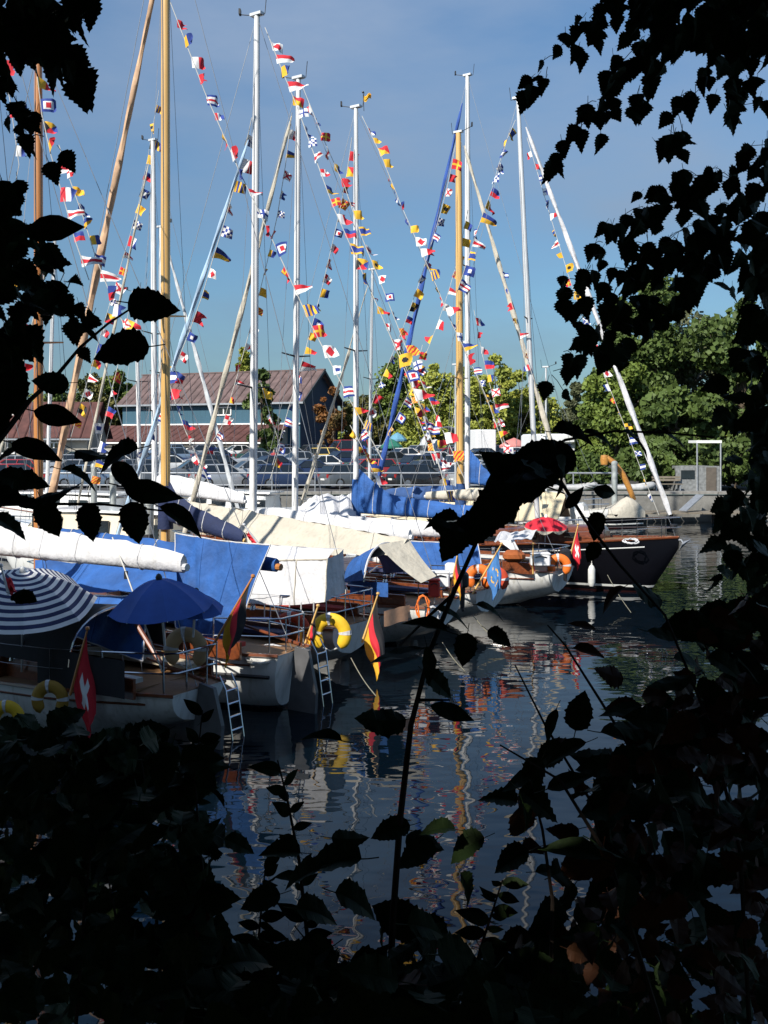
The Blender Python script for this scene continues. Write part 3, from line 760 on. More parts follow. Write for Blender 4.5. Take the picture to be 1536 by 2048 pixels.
def yacht(label, mpx, mD, bow, La, Lf, beam, fb, hullm, deckm, mastm, mast_r, mast_top, lean=0.0, boom=4.2, boom_z=2.65, boom_dz=0.0, cover=None, cover_h=.5,
          furl=None, furl_r=.09, furl_top=.97, furl_bot=1.35, furl_x=None, spread=(.55,), cabinm=None, cabin=(-1.6, 2.2, .46, .42), transom=.62, counter=True, detail=2, rail=True, inst=True, name='sailing_yacht', group='yachts moored in the harbour', spread_w=.62, stays=True, collar=0.0, prof=((0, .75), (.06, 1), (.5, .8), (.85, .55), (1, .3))):
    prof = list(prof)
    b = Boat(); b.La, b.Lf, b.beam, b.fb = La, Lf, beam, fb
    b.base = G(mpx, mD, 0); b.u = U * bow; b.n = Vector((-b.u.y, b.u.x, 0))
    b.L = lambda x, y, z: b.base + b.u * x + b.n * y + Vector((0, 0, z))
    b.plan = [(0, transom), (.2, .86), (.45, 1.0), (.7, .82), (.88, .42), (1, .03)]
    b.keel = [(0, .42), (.10, .14), (.2, -.35), (.8, -.35), (.9, -.1), (1, .80)] if counter else [(0, .02), (.1, -.2), (.2, -.35), (.8, -.35), (.9, -.1), (1, .8)]
    b.stern_k, b.bow_k, b.rake = 1.08, 1.38, .25
    t = empty(name, b.base, math.atan2(b.u.y, b.u.x), label, 'boat', group); b.t = t
    rings, sheer = hull_mesh(b); b.sheer = sheer
    MB().loft(rings, False).add(rings[0], [tuple(range(len(rings[0])))]).build('hull', hullm, t, True)
    dk = MB()
    for (x, hb, zs) in sheer: dk.v += [tuple(b.L(x, hb - .02, zs - .03)), tuple(b.L(x, 0, zs + .02)), tuple(b.L(x, -hb + .02, zs - .03))]
    for i in range(len(sheer) - 1):
        dk.face((3 * i, 3 * i + 1, 3 * i + 4, 3 * i + 3)); dk.face((3 * i + 1, 3 * i + 2, 3 * i + 5, 3 * i + 4))
    dk.build('deck', deckm, t)
    zat = lambda x: ip([(q[0], q[2]) for q in sheer], x)
    yat = lambda x: ip([(q[0], q[1]) for q in sheer], x)
    b.zat, b.yat = zat, yat
    if detail >= 1:
        for sg in (-1, 1):
            MB().tube([b.L(x, sg * (hb + .012), zs - .01) for x, hb, zs in sheer], .032, 5).build('toe_rail', mahog, t)
            MB().tube([b.L(x, sg * (hb * .985 + .012), zs - .2 * fb) for x, hb, zs in sheer[1:-2]], .016, 4).build('rubbing_strake', mahog if hullm is not black_hull else whitep, t)
    # cabin trunk
    x0, x1, hw, ch = cabin
    cm = cabinm or gel
    def crng(x, k, hk=1.0):
        w = min(hw * beam, yat(x) - .22) * k; z = zat(x)
        return [b.L(x, -w, z - .04), b.L(x, -w * .97, z + ch * .8 * hk), b.L(x, -w * .85, z + ch * hk), b.L(x, 0, z + ch * hk + .06), b.L(x, w * .85, z + ch * hk), b.L(x, w * .97, z + ch * .8 * hk), b.L(x, w, z - .04)]
    co = sub(MB().loft([crng(x0, 1), crng(lerp(x0, x1, .35), 1), crng(lerp(x0, x1, .7), .96), crng(x1 - .12, .86, .9), crng(x1, .8, .5)]).build('cabin', cm, t, True))
    if detail >= 1:
        for sg in (-1, 1):
            for k in range(3):
                xm = lerp(x0 + .4, x1 - .7, k / 2); w = min(hw * beam, yat(xm) - .22)
                MB().bar(b.L(xm - .24, sg * (w * .985 + .006), zat(xm) + ch * .45), b.L(xm + .24, sg * (w * .985 + .006), zat(xm) + ch * .45), .03, .16).build('window', carglass, co)
        MB().bar(b.L(x0 + .1, 0, zat(x0) + ch + .10), b.L(x0 + 1.0, 0, zat(x0) + ch + .10), .6, .08).build('hatch', mahog, co)
        # cockpit well and coamings
        cw = yat(-La * .55) - .32
        for sg in (-1, 1):
            MB().bar(b.L(-La + .5, sg * cw, zat(-La * .8) + .1), b.L(x0 + .02, sg * cw, zat(x0) + .12), .05, .3).build('coaming', mahog, t)
        MB().box(b.L(-La * .55, 0, zat(-La * .5) + .035), (La * .62, cw * 2 - .06, .03), Matrix.Rotation(math.atan2(b.u.y, b.u.x), 3, 'Z')).build('cockpit_sole', teak, t)
        for x, sg in ((-La * .62, 1), (-La * .62, -1), (x0 - .15, 1), (x0 - .15, -1)):
            MB().lathe([(.07, 0), (.055, .06), (.05, .12), (.065, .16), (.03, .175), (0, .18)], b.L(x, sg * cw, zat(x) + .24), 10).build('winch', steel, t, True)
        MB().tube([b.L(-La * .5, -cw, zat(-La * .5) + .3), b.L(-La * .45, 0, zat(-La * .5) + .36), b.L(-La * .5, cw, zat(-La * .5) + .3)], .022, 6).build('sheet_horse', steel, t)
        for sg in (-1, 1):
            MB().bar(b.L(-La + .7, sg * (cw - .2), zat(-La * .7) + .16), b.L(x0 - .2, sg * (cw - .2), zat(-La * .5) + .16), .32, .07).build('seat_cushion', seatm[(int(abs(mpx)) + sg) % 4], t)
    # mast and rig
    Hm = HC - (mast_top - HY) / F * mD
    ln = Vector((lean / F * mD, 0, 0)); mb = b.L(0, 0, zat(0) + ch * .7)
    mt = Vector((b.base.x, b.base.y, Hm)) + ln; b.mt, b.mb = mt, mb
    mp = lambda k: mb.lerp(mt, k)
    b.mp = mp
    mo = sub(MB().tube([mp(0), mp(.5), mp(.85), mp(1)], [mast_r, mast_r, mast_r * .92, mast_r * .72], 12).build('mast', mastm, t, True))
    MB().box(mp(1) + Vector((.0, 0, .04)), (.34, .16, .07), Matrix.Rotation(math.atan2(b.u.y, b.u.x), 3, 'Z')).build('masthead', alu, mo)
    if inst:
        q = mp(1)
        MB().tube([q, q + b.u * .55 + Vector((0, 0, .16))], .012, 5).build('wind_vane_arm', black_m, mo)
        MB().box(q + b.u * .55 + Vector((0, 0, .22)), (.05, .16, .13)).build('wind_vane', black_m, mo)
        MB().tube([q, q - b.u * .25, q - b.u * .3 + Vector((0, 0, .42))], .01, 5).build('aerial', black_m, mo)
    for k in spread:
        for sg in (-1, 1):
            q = mp(k)
            MB().tube([q, q + b.n * sg * spread_w + Vector((0, 0, .06))], [.028, .018], 6).build('spreader', black_m if mastm in (alu, alu_white) else mastm, mo)
    if stays:
        for sg in (-1, 1):
            k = spread[0] if spread else .5
            MB().tube([b.L(-.15, sg * (yat(0) - .05), zat(0)), mp(k) + b.n * sg * spread_w, mp(.96)], .007, 4, False).build('shroud', wire, t)
            MB().tube([b.L(-.5, sg * (yat(0) - .05), zat(0)), mp(k)], .006, 4, False).build('lower_shroud', wire, t)
        MB().tube([b.L(-La + .05, 0, zat(-La)), mt], .007, 4, False).build('backstay', wire, t)
        MB().tube([b.L(Lf - .1, 0, zat(Lf)), mt], .007, 4, False).build('forestay', wire, t)
        MB().tube([b.L(-.1, .06, zat(0) + .5), mp(.97) + b.n * .12], .006, 4, False).build('halyard', wire, t)
    if boom:
        b0, b1 = b.L(-.12, 0, boom_z), b.L(-boom, 0, boom_z + boom_dz); b.b0, b.b1 = b0, b1
        MB().tube([b0, b1], .06, 8).build('boom', mastm, t, True)
        if cover:
            rr = random.Random(int(mpx)); rg = []
            N = 26
            for i in range(N + 1):
                s = i / N; c = b0.lerp(b1, s * .985) + Vector((0, 0, .02))
                hh = cover_h * ip(prof, s) * (1 + .06 * noise.noise((s * 6, mpx, 0)))
                ww = .15 * ip([(0, .7), (.1, 1), (.7, .9), (1, .5)], s) * (1 + .2 * noise.noise((s * 7, mpx, 5)))
                ring = []
                for j in range(14):
                    a = 2 * math.pi * j / 14
                    fold = 1 + .13 * noise.noise((s * 14, math.cos(a) * 1.5, math.sin(a) * 1.5 + mpx))
                    z = math.cos(a)
                    wd = ww * math.sin(a) * (1 if z < 0 else (1 - .45 * z)) * fold
                    ring.append(c + b.n * wd + Vector((0, 0, (hh * .72 * z * fold if z > 0 else .16 * z))) + Vector((0, 0, .05)))
                rg.append(ring)
            so = sub(MB().loft(rg).build('sail_cover', cover, t, True))
            for i in range(4):
                s = .14 + i * .21 + rr.uniform(-.04, .04); c = b0.lerp(b1, s); hh = cover_h * ip(prof, s)
                q = rg[min(N - 1, int(s * N))]; m_ = sum(q, Vector()) / len(q)
                MB().tube([m_ + (z - m_) * 1.04 for z in q] + [m_ + (q[0] - m_) * 1.04], .011, 4, False).build('sail_tie', cl_white, so)
            if collar:
                MB().tube([mp(0) + Vector((0, 0, boom_z - mb.z - .25)) , mp(0) + Vector((0, 0, boom_z - mb.z + collar * .5)), mp(0) + Vector((0, 0, boom_z - mb.z + collar))], [mast_r + .07, mast_r + .06, mast_r + .025], 12).build('mast_collar', cover, so, True)
    if furl:
        f0 = b.L(furl_x if furl_x else Lf - .15, 0, furl_bot); f1 = mp(furl_top) + b.u * .12
        rg = []; N = 110; d = (f1 - f0).normalized(); a_ = d.cross(Vector((0, 1, 0))).normalized(); c_ = d.cross(a_)
        for i in range(N + 1):
            s = i / N; p = f0.lerp(f1, .02 + s * .955); r = furl_r * ip([(0, .55), (.03, 1), (.6, .95), (.96, .55), (1, .25)], s)
            rg.append([p + (a_ * math.cos(2 * math.pi * j / 8) * (1 + .20 * math.cos(4 * math.pi * j / 8 + s * 46)) + c_ * math.sin(2 * math.pi * j / 8) * (1 + .20 * math.cos(4 * math.pi * j / 8 + s * 46))) * r for j in range(8)])
        MB().loft(rg).build('furled_sail', furl, t, True)
        MB().lathe([(.0, 0), (.11, .0), (.11, .1), (0, .1)], f0 - Vector((0, 0, .12)), 10).build('furling_drum', black_m, t)
    if rail:
        zr = .58
        # pulpit
        xs = [Lf - 1.1, Lf - .45, Lf + .06]
        for lev, nm in ((zr, 'pulpit_rail'), (zr * .5, 'pulpit_rail')):
            pts = [b.L(xs[0], yat(xs[0]) - .05, zat(xs[0]) + lev), b.L(xs[1], yat(xs[1]) + .02, zat(xs[1]) + lev), b.L(xs[2], .1, zat(Lf) + lev), b.L(xs[2], -.1, zat(Lf) + lev), b.L(xs[1], -yat(xs[1]) - .02, zat(xs[1]) + lev), b.L(xs[0], -yat(xs[0]) + .05, zat(xs[0]) + lev)]
            MB().tube(pts, .015, 5, False).build(nm, steel, t, True)
        for x in xs[:2]:
            for sg in (-1, 1):
                MB().tube([b.L(x, sg * (yat(x) - .05), zat(x)), b.L(x, sg * (yat(x) - .04), zat(x) + zr)], .013, 5).build('pulpit_post', steel, t)
        # pushpit
        xa, xb = -La + .08, -La + 1.15
        for lev in (zr, zr * .5):
            pts = [b.L(xb, yat(xb) - .04, zat(xb) + lev), b.L(xa + .12, yat(xa) - .02, zat(xa) + lev), b.L(xa - .03, yat(xa) - .18, zat(xa) + lev), b.L(xa - .03, -yat(xa) + .18, zat(xa) + lev), b.L(xa + .12, -yat(xa) + .02, zat(xa) + lev), b.L(xb, -yat(xb) + .04, zat(xb) + lev)]
            MB().tube(pts, .016, 6, False).build('pushpit_rail', steel, t, True)
        for x, k in ((xb, 1), (xa + .1, 1), (xa - .02, .45)):
            for sg in (-1, 1):
                MB().tube([b.L(x, sg * (yat(x) * k - .04), zat(x)), b.L(x, sg * (yat(x) * k - .03), zat(x) + zr)], .014, 5).build('pushpit_post', steel, t)
        n = 4
        for sg in (-1, 1):
            for k in range(n):
                x = lerp(xb + .9, xs[0] - .9, k / (n - 1))
                MB().tube([b.L(x, sg * (yat(x) - .05), zat(x)), b.L(x, sg * (yat(x) - .05), zat(x) + zr)], .011, 5).build('stanchion', steel, t)
            for lev in (zr, zr * .5):
                MB().tube([b.L(x, sg * (yat(x) - .05), zat(x) + lev) for x in [lerp(xb, xs[0], k / 8) for k in range(9)]], .005, 4, False).build('lifeline', wire, t)
    return b
def rudder(b, m, ladder=True):
    La = b.La
    r = MB()
    prof = [(-La - .02, b.zat(-La) + .08), (-La - .30, b.zat(-La) + .04), (-La - .46, .35), (-La - .42, -.3), (-La + .2, -.4), (-La + .1, .2)]
    n = len(prof)
    r.add([b.L(x, .035, z) for x, z in prof] + [b.L(x, -.035, z) for x, z in prof], [tuple(range(n)), tuple(range(2 * n - 1, n - 1, -1))] + [(i, i + n, (i + 1) % n + n, (i + 1) % n) for i in range(n)])
    r.build('rudder', m, b.t)
    MB().tube([b.L(-La - .1, 0, b.zat(-La) + .12), b.L(-La + 1.1, 0, b.zat(-La) + .32)], [.035, .022], 7).build('tiller', mahog, b.t, True)
    if ladder:
        y0 = -.42
        for dy in (0, -.26):
            MB().tube([b.L(-La - .02, y0 + dy, b.zat(-La) + .1), b.L(-La - .14, y0 + dy, b.zat(-La) - .1), b.L(-La - .3, y0 + dy, -.15)], .015, 6).build('ladder_rail', steel, b.t, True)
        for k in range(5):
            s = k / 4.5
            p = b.L(-La - .14, y0, b.zat(-La) - .12).lerp(b.L(-La - .3, y0, -.15), s)
            MB().tube([p, p + b.n * -.26], .018, 6).build('ladder_step', steel, b.t)

# --- boats moored stern-to, from the left
bA_ = yacht('white yacht at the left edge with white boom cover over the cockpit', -22, 17.6, 1, 5.0, 4.6, 2.6, .78, gel, teak, alu, .085, -80, boom=4.75, boom_z=2.62, cover=cl_white, cover_h=.56, cabinm=mahog, stays=True, spread=(.5,), transom=.42)
rudder(bA_, mat('grey_rudder', (0.10, 0.10, 0.105), .5))
bB_ = yacht('white yacht with brown wooden mast and blue boom tent', 77, 20.4, 1, 6.6, 4.2, 2.5, .92, gel, teak, brown_w, .095, 88, boom=6.3, boom_z=2.5, boom_dz=-.12, cover=cl_blue, cover_h=.34, cabinm=mahog, cabin=(-2.4, 1.8, .42, .4), counter=False, transom=.36, spread=(.46,))
rudder(bB_, mat('grey_rudder', (0.13, 0.13, 0.135), .5))
bD_ = yacht('yacht with near golden mast, navy sail cover and white cockpit tent', 331, 22.0, 1, 5.1, 4.5, 2.5, .95, gel, teak, gold_w, .105, -230, boom=2.3, boom_z=2.85, boom_dz=-.4, cover=cl_navy, cover_h=.5, prof=((0, 2.0), (.12, 1.3), (.35, .9), (.85, .55), (1, .3)), furl=cl_tan, furl_r=.085, furl_top=.905, cabinm=mahog, spread=(.385,), collar=.7)
bE_ = yacht('yacht with tallest white mast, cream awning and pale blue furled sail', 505, 24.6, 1, 5.4, 5.2, 2.6, .95, gel, teak, alu_white, .095, 32, lean=9, boom=4.6, boom_z=2.5, boom_dz=-.1, cover=cl_white, cover_h=.5, furl=cl_paleblue, furl_r=.062, furl_top=.80, cabinm=mahog, spread=(.33,))
bF_ = yacht('yacht with second white mast and long white sail cover', 589, 27.2, 1, 6.0, 4.4, 2.7, .95, gel, teak, alu_white, .085, 158, lean=8, boom=5.8, boom_z=2.2, boom_dz=.05, cover=cl_white, cover_h=.46, furl=cl_natural, furl_r=.07, furl_top=.95, spread=(.42,))
bG_ = yacht('yacht with middle white mast and royal blue sail cover', 712, 30.7, 1, 6.8, 4.4, 2.8, 1.0, gel, teak, alu_white, .085, 216, boom=5.2, boom_z=2.42, boom_dz=-.1, cover=cl_blue, cover_h=.62, prof=((0, 2.6), (.07, 2.1), (.2, 1.2), (.35, .85), (.85, .6), (1, .35)), furl=cl_natural, furl_r=.05, furl_top=.46, furl_x=2.6, spread=(.44,), counter=True, transom=.5, collar=.95)
# --- boats lying the other way and further out
bH_ = yacht('black-hulled yacht with overhanging bow and leaning grey mast', 1076, 32.0, -1, 5.2, 4.5, 2.7, 1.24, black_hull, teak, alu, .085, 198, lean=-40, boom=4.2, boom_z=2.65, cover=cl_natural, cover_h=.4, furl=cl_white, furl_r=.08, furl_top=.955, furl_bot=2.1, cabinm=mahog, spread=(.49,), spread_w=.3)
bI_ = yacht('yacht with distant golden mast and dark blue sail cover', 921, 36.5, -1, 4.6, 4.7, 2.4, .95, gel, teak, gold_w, .135, 266, lean=-4, boom=3.6, boom_z=2.4, cover=mat('deep_blue_canvas', (0.025, 0.075, 0.22), .8, var=.2, scale=3, bump=.3, bscale=14), cover_h=.66, furl=cl_natural, furl_r=.085, furl_top=.99, cabinm=mahog, spread=(.38,), collar=.6)
bJ_ = yacht('yacht with tall white mast under a cream awning', 935, 39.8, 1, 5.4, 4.8, 2.8, 1.0, gel, teak, alu_white, .11, 152, boom=3.2, boom_z=2.95, boom_dz=-.3, cover=cl_blue, cover_h=.62, prof=((0, 2.6), (.07, 2.1), (.2, 1.2), (.35, .85), (.85, .6), (1, .35)), furl=cl_royal, furl_r=.095, furl_top=.965, spread=(.57, .28))
bK_ = yacht('yacht with white mast just left of the near golden mast', 310, 37.0, 1, 4.6, 4.6, 2.6, 1.0, gel, teak, alu_white, .11, 282, lean=-4, boom=4.4, boom_z=2.75, boom_dz=-.3, cover=cl_white, cover_h=.8, furl=cl_natural, furl_r=.05, furl_top=.97, spread=(.5, .3))
bL_ = yacht('yacht behind the near golden mast with grey furled sail sloping right', 322, 41.0, -1, 4.6, 4.5, 2.6, 1.0, gel, teak, alu, .10, 455, boom=0, furl=mat('grey_sail', (0.5, 0.52, 0.54), .8), furl_r=.085, furl_top=.98, detail=0, spread=(.5,), group='yachts at the back of the harbour')
yacht('small yacht with thin white mast among the leaves at the left', 92, 38.0, 1, 4.0, 4.0, 2.4, .9, gel, deck_m, alu_white, .075, 470, lean=18, boom=0, furl=cl_natural, furl_r=.05, detail=0, spread=(.4,), group='yachts at the back of the harbour')
yacht('small yacht with short white mast left of the pale blue furled sail', 281, 44.0, 1, 4.0, 4.0, 2.4, .9, gel, deck_m, alu_white, .085, 585, lean=-9, boom=0, detail=0, spread=(.6,), group='yachts at the back of the harbour')
yacht('small yacht with thin grey mast right of the middle white mast', 738, 46.0, 1, 4.0, 4.0, 2.4, .9, gel, deck_m, alu, .075, 540, lean=7, boom=0, furl=cl_natural, furl_r=.04, detail=0, spread=(.55,), group='yachts at the back of the harbour')
yacht('distant yacht with thin mast against the light green trees', 911, 52.5, -1, 3.4, 3.4, 2.2, .8, gel, deck_m, alu, .05, 730, boom=0, detail=0, spread=(.5,), group='yachts at the back of the harbour', inst=False)
yacht('distant yacht with thin mast seen right of the grey leaning mast', 1092, 52.5, -1, 3.4, 3.4, 2.2, .8, gel, deck_m, alu, .06, 735, boom=0, detail=0, spread=(.5,), group='yachts at the back of the harbour')

# ------------------------------------------------------------------ awnings, tents and covers
def cloth(pts4, nu, nv, sag, fold, seed, flap=0.0):
    """cloth stretched over four corners a-b (top edge) d-c (bottom edge)"""
    a, b, c, d = [Vector(p) for p in pts4]
    nrm = (b - a).cross(d - a).normalized()
    def fn(u, v):
        p = a.lerp(b, u).lerp(d.lerp(c, u), v)
        s = 4 * u * (1 - u)
        p = p + Vector((0, 0, -sag * s * (1 - .4 * v)))
        p += nrm * fold * (noise.noise((u * 5 + seed, v * 1.2, seed)) + .5 * noise.noise((u * 13 + seed, v * 2, 2.0)) + .35 * math.sin(u * 26 + 3 * v + seed) * v)
        return p
    return fn
def sheet(label, name, m, pieces, cat='awning', base=None, hem=None, group=None):
    t = empty(name, base or pieces[0][1][0], 0, label, cat, group)
    for nm, p4, sag, fold, seed in pieces:
        o = sub(MB().grid(cloth(p4, 26, 12, sag, fold, seed), 26, 12).build(nm, m, t, True))
        if hem:
            f = cloth(p4, 26, 12, sag, fold, seed)
            for v in (0, 1):
                MB().tube([f(i / 20, v) for i in range(21)], .012, 5).build('hem', hem, o)
            for u in (0, 1):
                MB().tube([f(u, i / 8) for i in range(9)], .012, 5).build('hem', hem, o)
            for u in (.34, .67):
                MB().tube([f(u, i / 10) for i in range(11)], .009, 4).build('seam', m, o)
            for u in (.02, .25, .5, .75, .98):
                q = Vector(f(u, 1)); MB().tube([q, q + Vector((.02, .1, -.35))], .006, 4).build('lashing', cl_white, o)
    return t
# B: blue boom tent, near side sheet
sheet('bright blue boom tent sheet hanging beside the near golden mast', 'boom_tent', cl_blue,
      [('near_side', (P(350, 1066, 18.3), P(541, 1090, 16.9), P(452, 1318, 16.95), P(352, 1255, 17.6)), .03, .11, 3)], hem=cl_white)
sheet('blue boom tent under the white boom cover at the left', 'boom_tent', cl_blue,
      [('ridge_side', (P(70, 1120, 19.6), P(352, 1128, 18.0), P(352, 1180, 17.4), P(70, 1185, 18.8)), .03, .05, 5)])
sheet('lower blue cockpit cover beneath the dark blue umbrella', 'cockpit_cover', cl_blue,
      [('side', (P(150, 1186, 17.6), P(300, 1190, 16.6), P(285, 1322, 15.9), P(128, 1262, 16.9)), .04, .05, 8)], hem=cl_white, cat='cover')
# white cockpit tent on D: near side, stern end, roof
def tent_white():
    t = empty('cockpit_tent', G(600, 18.6, 1.5), 0, 'white box-shaped cockpit tent in the middle of the boats', 'tent')
    A0, A1 = P(500, 1122, 19.8), P(655, 1118, 18.7)          # near eave
    C0, C1 = P(540, 1092, 20.9), P(687, 1098, 19.7)          # far eave
    B0, B1 = P(497, 1206, 19.6), P(650, 1204, 18.5)          # near hem
    D1 = P(690, 1186, 19.5)
    R0, R1 = P(520, 1088, 20.3), P(668, 1099, 19.1)
    nrm = Vector((-.5, -.85, 0))
    def side(u, v):
        p = A0.lerp(A1, u).lerp(B0.lerp(B1, u), v)
        return p + nrm * (.06 * noise.noise((u * 6, v * 2, 1)) + .035 * noise.noise((u * 15, v * 3, 4)) + .02 * math.sin(u * 22) * v) + Vector((0, 0, -.05 * math.sin(math.pi * u) * v))
    MB().grid(side, 26, 12).build('near_wall', cl_white, t, True)
    MB().grid(lambda u, v: A1.lerp(C1, u).lerp(B1.lerp(D1, u), v) + Vector((.05 * math.sin(math.pi * u) + .02 * noise.noise((u * 5, v * 3, 7)), 0, .03 * math.sin(math.pi * u) * v)), 12, 10).build('stern_wall', cl_white, t, True)
    MB().grid(lambda u, v: A0.lerp(A1, u).lerp(R0.lerp(R1, u), v) + Vector((0, 0, .02 * noise.noise((u * 6, v * 3, 9)))), 20, 6).build('roof_panel', cl_white, t, True)
    MB().grid(lambda u, v: R0.lerp(R1, u).lerp(C0.lerp(C1, u), v) + Vector((0, 0, .02 * noise.noise((u * 6, v * 3, 12)))), 20, 6).build('roof_panel', cl_white, t, True)
    MB().grid(lambda u, v: R1.lerp(A1 if v < .5 else C1, abs(v - .5) * 2 * u), 6, 6).build('gable_panel', cl_white, t, True)
    for f_ in (0, 1): MB().tube([side(f_ * .999, i / 8) - nrm * -.008 for i in range(9)], .014, 5).build('seam', cl_natural, t)
    MB().tube([side(i / 20, .0) + nrm * .01 for i in range(21)], .016, 5).build('seam', cl_natural, t)
    MB().tube([side(.62, i / 8) + nrm * .01 for i in range(9)], .012, 5).build('seam', cl_natural, t)
    for p in (P(470, 1250, 19.3), P(600, 1238, 18.6)):
        pass
    # clear lower skirt strips
    for u in (.22, .4, .55, .7, .86):
        q = B0.lerp(B1, u)
        MB().tube([q, q + Vector((0, 0, -.62))], .013, 5).build('support_pole', alu, t)
tent_white()
MB_ = None
# E: long cream awning with drooping tail
aw = empty('boom_awning', P(600, 1040, 23), 0, 'long cream awning stretched past the white masts with a drooping tail', 'awning')
T0, T1 = P(368, 1000, 26.2), P(815, 1078, 20.7)
def aw_fn(side):
    def fn(u, v):
        r = T0.lerp(T1, u)
        w = ip([(0, .15), (.12, .5), (.4, .75), (.8, .6), (1, .45)], u)
        d = Vector((-.54, -.84, 0)) * side
        return r + d * (w * v) + Vector((0, 0, -w * .75 * v + .05 * math.sin(math.pi * u) * 0 + .06 * noise.noise((u * 16, v * 2, side)) + .03 * noise.noise((u * 45, v * 3, side)) - .06 * math.sin(math.pi * u) * v))
    return fn
MB().grid(aw_fn(1), 50, 10).build('near_side', cl_natural, aw, True)
MB().grid(aw_fn(-1), 50, 10).build('far_side', cl_natural, aw, True)
MB().grid(lambda u, v: P(755, 1090, 20.2).lerp(P(818, 1078, 20.8), u).lerp(P(842, 1166, 19.6).lerp(P(873, 1152, 20.0), u), v) + Vector((0, 0, -.05 * math.sin(math.pi * v))), 10, 14).build('tail_flap', cl_natural, aw, True)
MB().tube([T0 - Vector((0, 0, .03)), T1 - Vector((0, 0, .03))], .02, 6).build('ridge_line', cl_natural, aw)
# F: blue side curtain and white cover skirts, G: white tarp
sheet('royal blue side curtain below the white sail cover', 'side_curtain', cl_blue,
      [('curtain', (P(820, 1082, 25.2), P(955, 1084, 24.0), P(965, 1146, 23.6), P(835, 1150, 24.8)), .02, .04, 13)], hem=cl_white, cat='curtain')
sheet('white tarpaulin folded over a boom beside the red umbrella', 'tarpaulin', cl_white,
      [('top_sheet', (P(1000, 1064, 27.6), P(1075, 1058, 27.2), P(1062, 1078, 26.2), P(988, 1082, 26.4)), .02, .05, 17), ('hanging_corner', (P(995, 1080, 26.4), P(1028, 1080, 26.2), P(1040, 1104, 26.0), P(1030, 1106, 26.0)), .0, .03, 19)], cat='tarpaulin')
sheet('white sailcloth heaped behind the second white mast', 'sail_heap', cl_white,
      [('fold', (P(596, 1012, 31), P(700, 998, 31), P(712, 1040, 29.5), P(590, 1040, 29.5)), -.25, .16, 23), ('fold', (P(640, 1002, 31.5), P(708, 985, 31.8), P(712, 1030, 30.2), P(600, 1028, 30)), .05, .14, 29)], cat='sailcloth')
# J: cream full awning
cr = empty('cream_awning', P(930, 1000, 36), 0, 'wide cream awning behind the golden mast covering a whole boat', 'awning')
jr0, jr1 = P(742, 996, 42), P(1135, 985, 37.2)
for sd in (1, -1):
    MB().grid(lambda u, v: jr0.lerp(jr1, u) + Vector((-.54, -.84, 0)) * sd * v * 1.2 * ip([(0, .6), (.3, 1), (.8, 1), (1, .7)], u) + Vector((0, 0, -1.05 * v ** 1.3 * ip([(0, .6), (.3, 1), (1, .9)], u) + .03 * noise.noise((u * 12, v * 2, 3)) + .28 * math.sin(math.pi * u) * (1 - v))), 40, 10).build('side_panel', cl_cream, cr, True)
MB().tube([jr0.lerp(jr1, k / 10) + Vector((0, 0, .28 * math.sin(math.pi * k / 10) - .03)) for k in range(11)], .03, 6).build('ridge_pole', alu, cr)
# E: blue sprayhood
sp = empty('sprayhood', P(740, 1180, 21), 0, 'bright blue sprayhood with white piping on a hoop', 'sprayhood')
def hood(u, v):
    a = math.pi * (.05 + .9 * u)
    c = P(728, 1178, 21.5).lerp(P(770, 1182, 20.6), v)
    return c + Vector((.54, .84, 0)) * (-math.cos(a) * .78) + Vector((0, 0, math.sin(a) ** .7 * (.72 + .22 * v) + .05))
MB().grid(hood, 18, 8).build('canopy', cl_blue, sp, True)
MB().tube([hood(i / 18, 1) for i in range(19)], .022, 6).build('piping', cl_white, sp, True)
MB().tube([hood(i / 18, .98) - Vector((0, 0, .03)) for i in range(19)], .016, 6).build('hoop', steel, sp, True)
MB().grid(lambda u, v: P(700, 1160, 20.9).lerp(P(776, 1166, 20.0), u) + Vector((0, 0, -.28 * v)) + Vector((0, -.05 * math.sin(u * 9) * v, 0)), 14, 5).build('weather_cloth', cl_blue, sp, True)

# ------------------------------------------------------------------ umbrellas
def umbrella(label, apex, r, h, axis, m, n=8, scallop=0.0, pole=1.9, rows=10, mi=None, name='umbrella', tip=None, edge=None):
    q = Vector(axis).normalized(); rot = q.to_track_quat('Z', 'Y').to_matrix()
    t = empty(name, Vector(apex) - q * pole, 0, label, 'umbrella')
    seg = 6
    def pt(i, k):
        a = 2 * math.pi * i / (n * seg); s = k / rows
        f = (i % seg) / seg; inn = math.cos(math.pi / n) / math.cos((f - .5) * 2 * math.pi / n)
        rr_ = r * s * inn; z = -h * s ** 1.75 - .04 * r * math.sin(math.pi * f) * s
        return Vector(apex) + rot @ Vector((rr_ * math.cos(a), rr_ * math.sin(a), z))
    m_ = MB()
    for k in range(rows + 1):
        for i in range(n * seg): m_.v.append(tuple(pt(i, k if k else .02)))
    for k in range(rows):
        for i in range(n * seg):
            j = (i + 1) % (n * seg)
            m_.face((k * n * seg + i, k * n * seg + j, (k + 1) * n * seg + j, (k + 1) * n * seg + i), mi(k) if mi else 0)
    m_.build('canopy', m, t)
    for i in range(n):
        MB().tube([pt(i * seg, k) - q * .012 for k in range(0, rows + 1, 2)], .008, 4).build('rib', steel, t)
    MB().tube([Vector(apex) - q * pole, Vector(apex) + q * .02], .018, 7).build('pole', alu, t)
    MB().lathe([(.045, -.02), (.05, .03), (.03, .07), (0, .085)], apex, 10, rot).build('finial', tip or whitep, t, True)
    if edge:
        for i in range(n):
            pts = [pt(i * seg + j, rows) - q * (.09 * math.sin(math.pi * j / seg) + .015) for j in range(seg + 1)]
            top_ = [pt(i * seg + j, rows) for j in range(seg + 1)]
            MB().loft([top_, pts], False).build('scallop', edge, t)
    return t
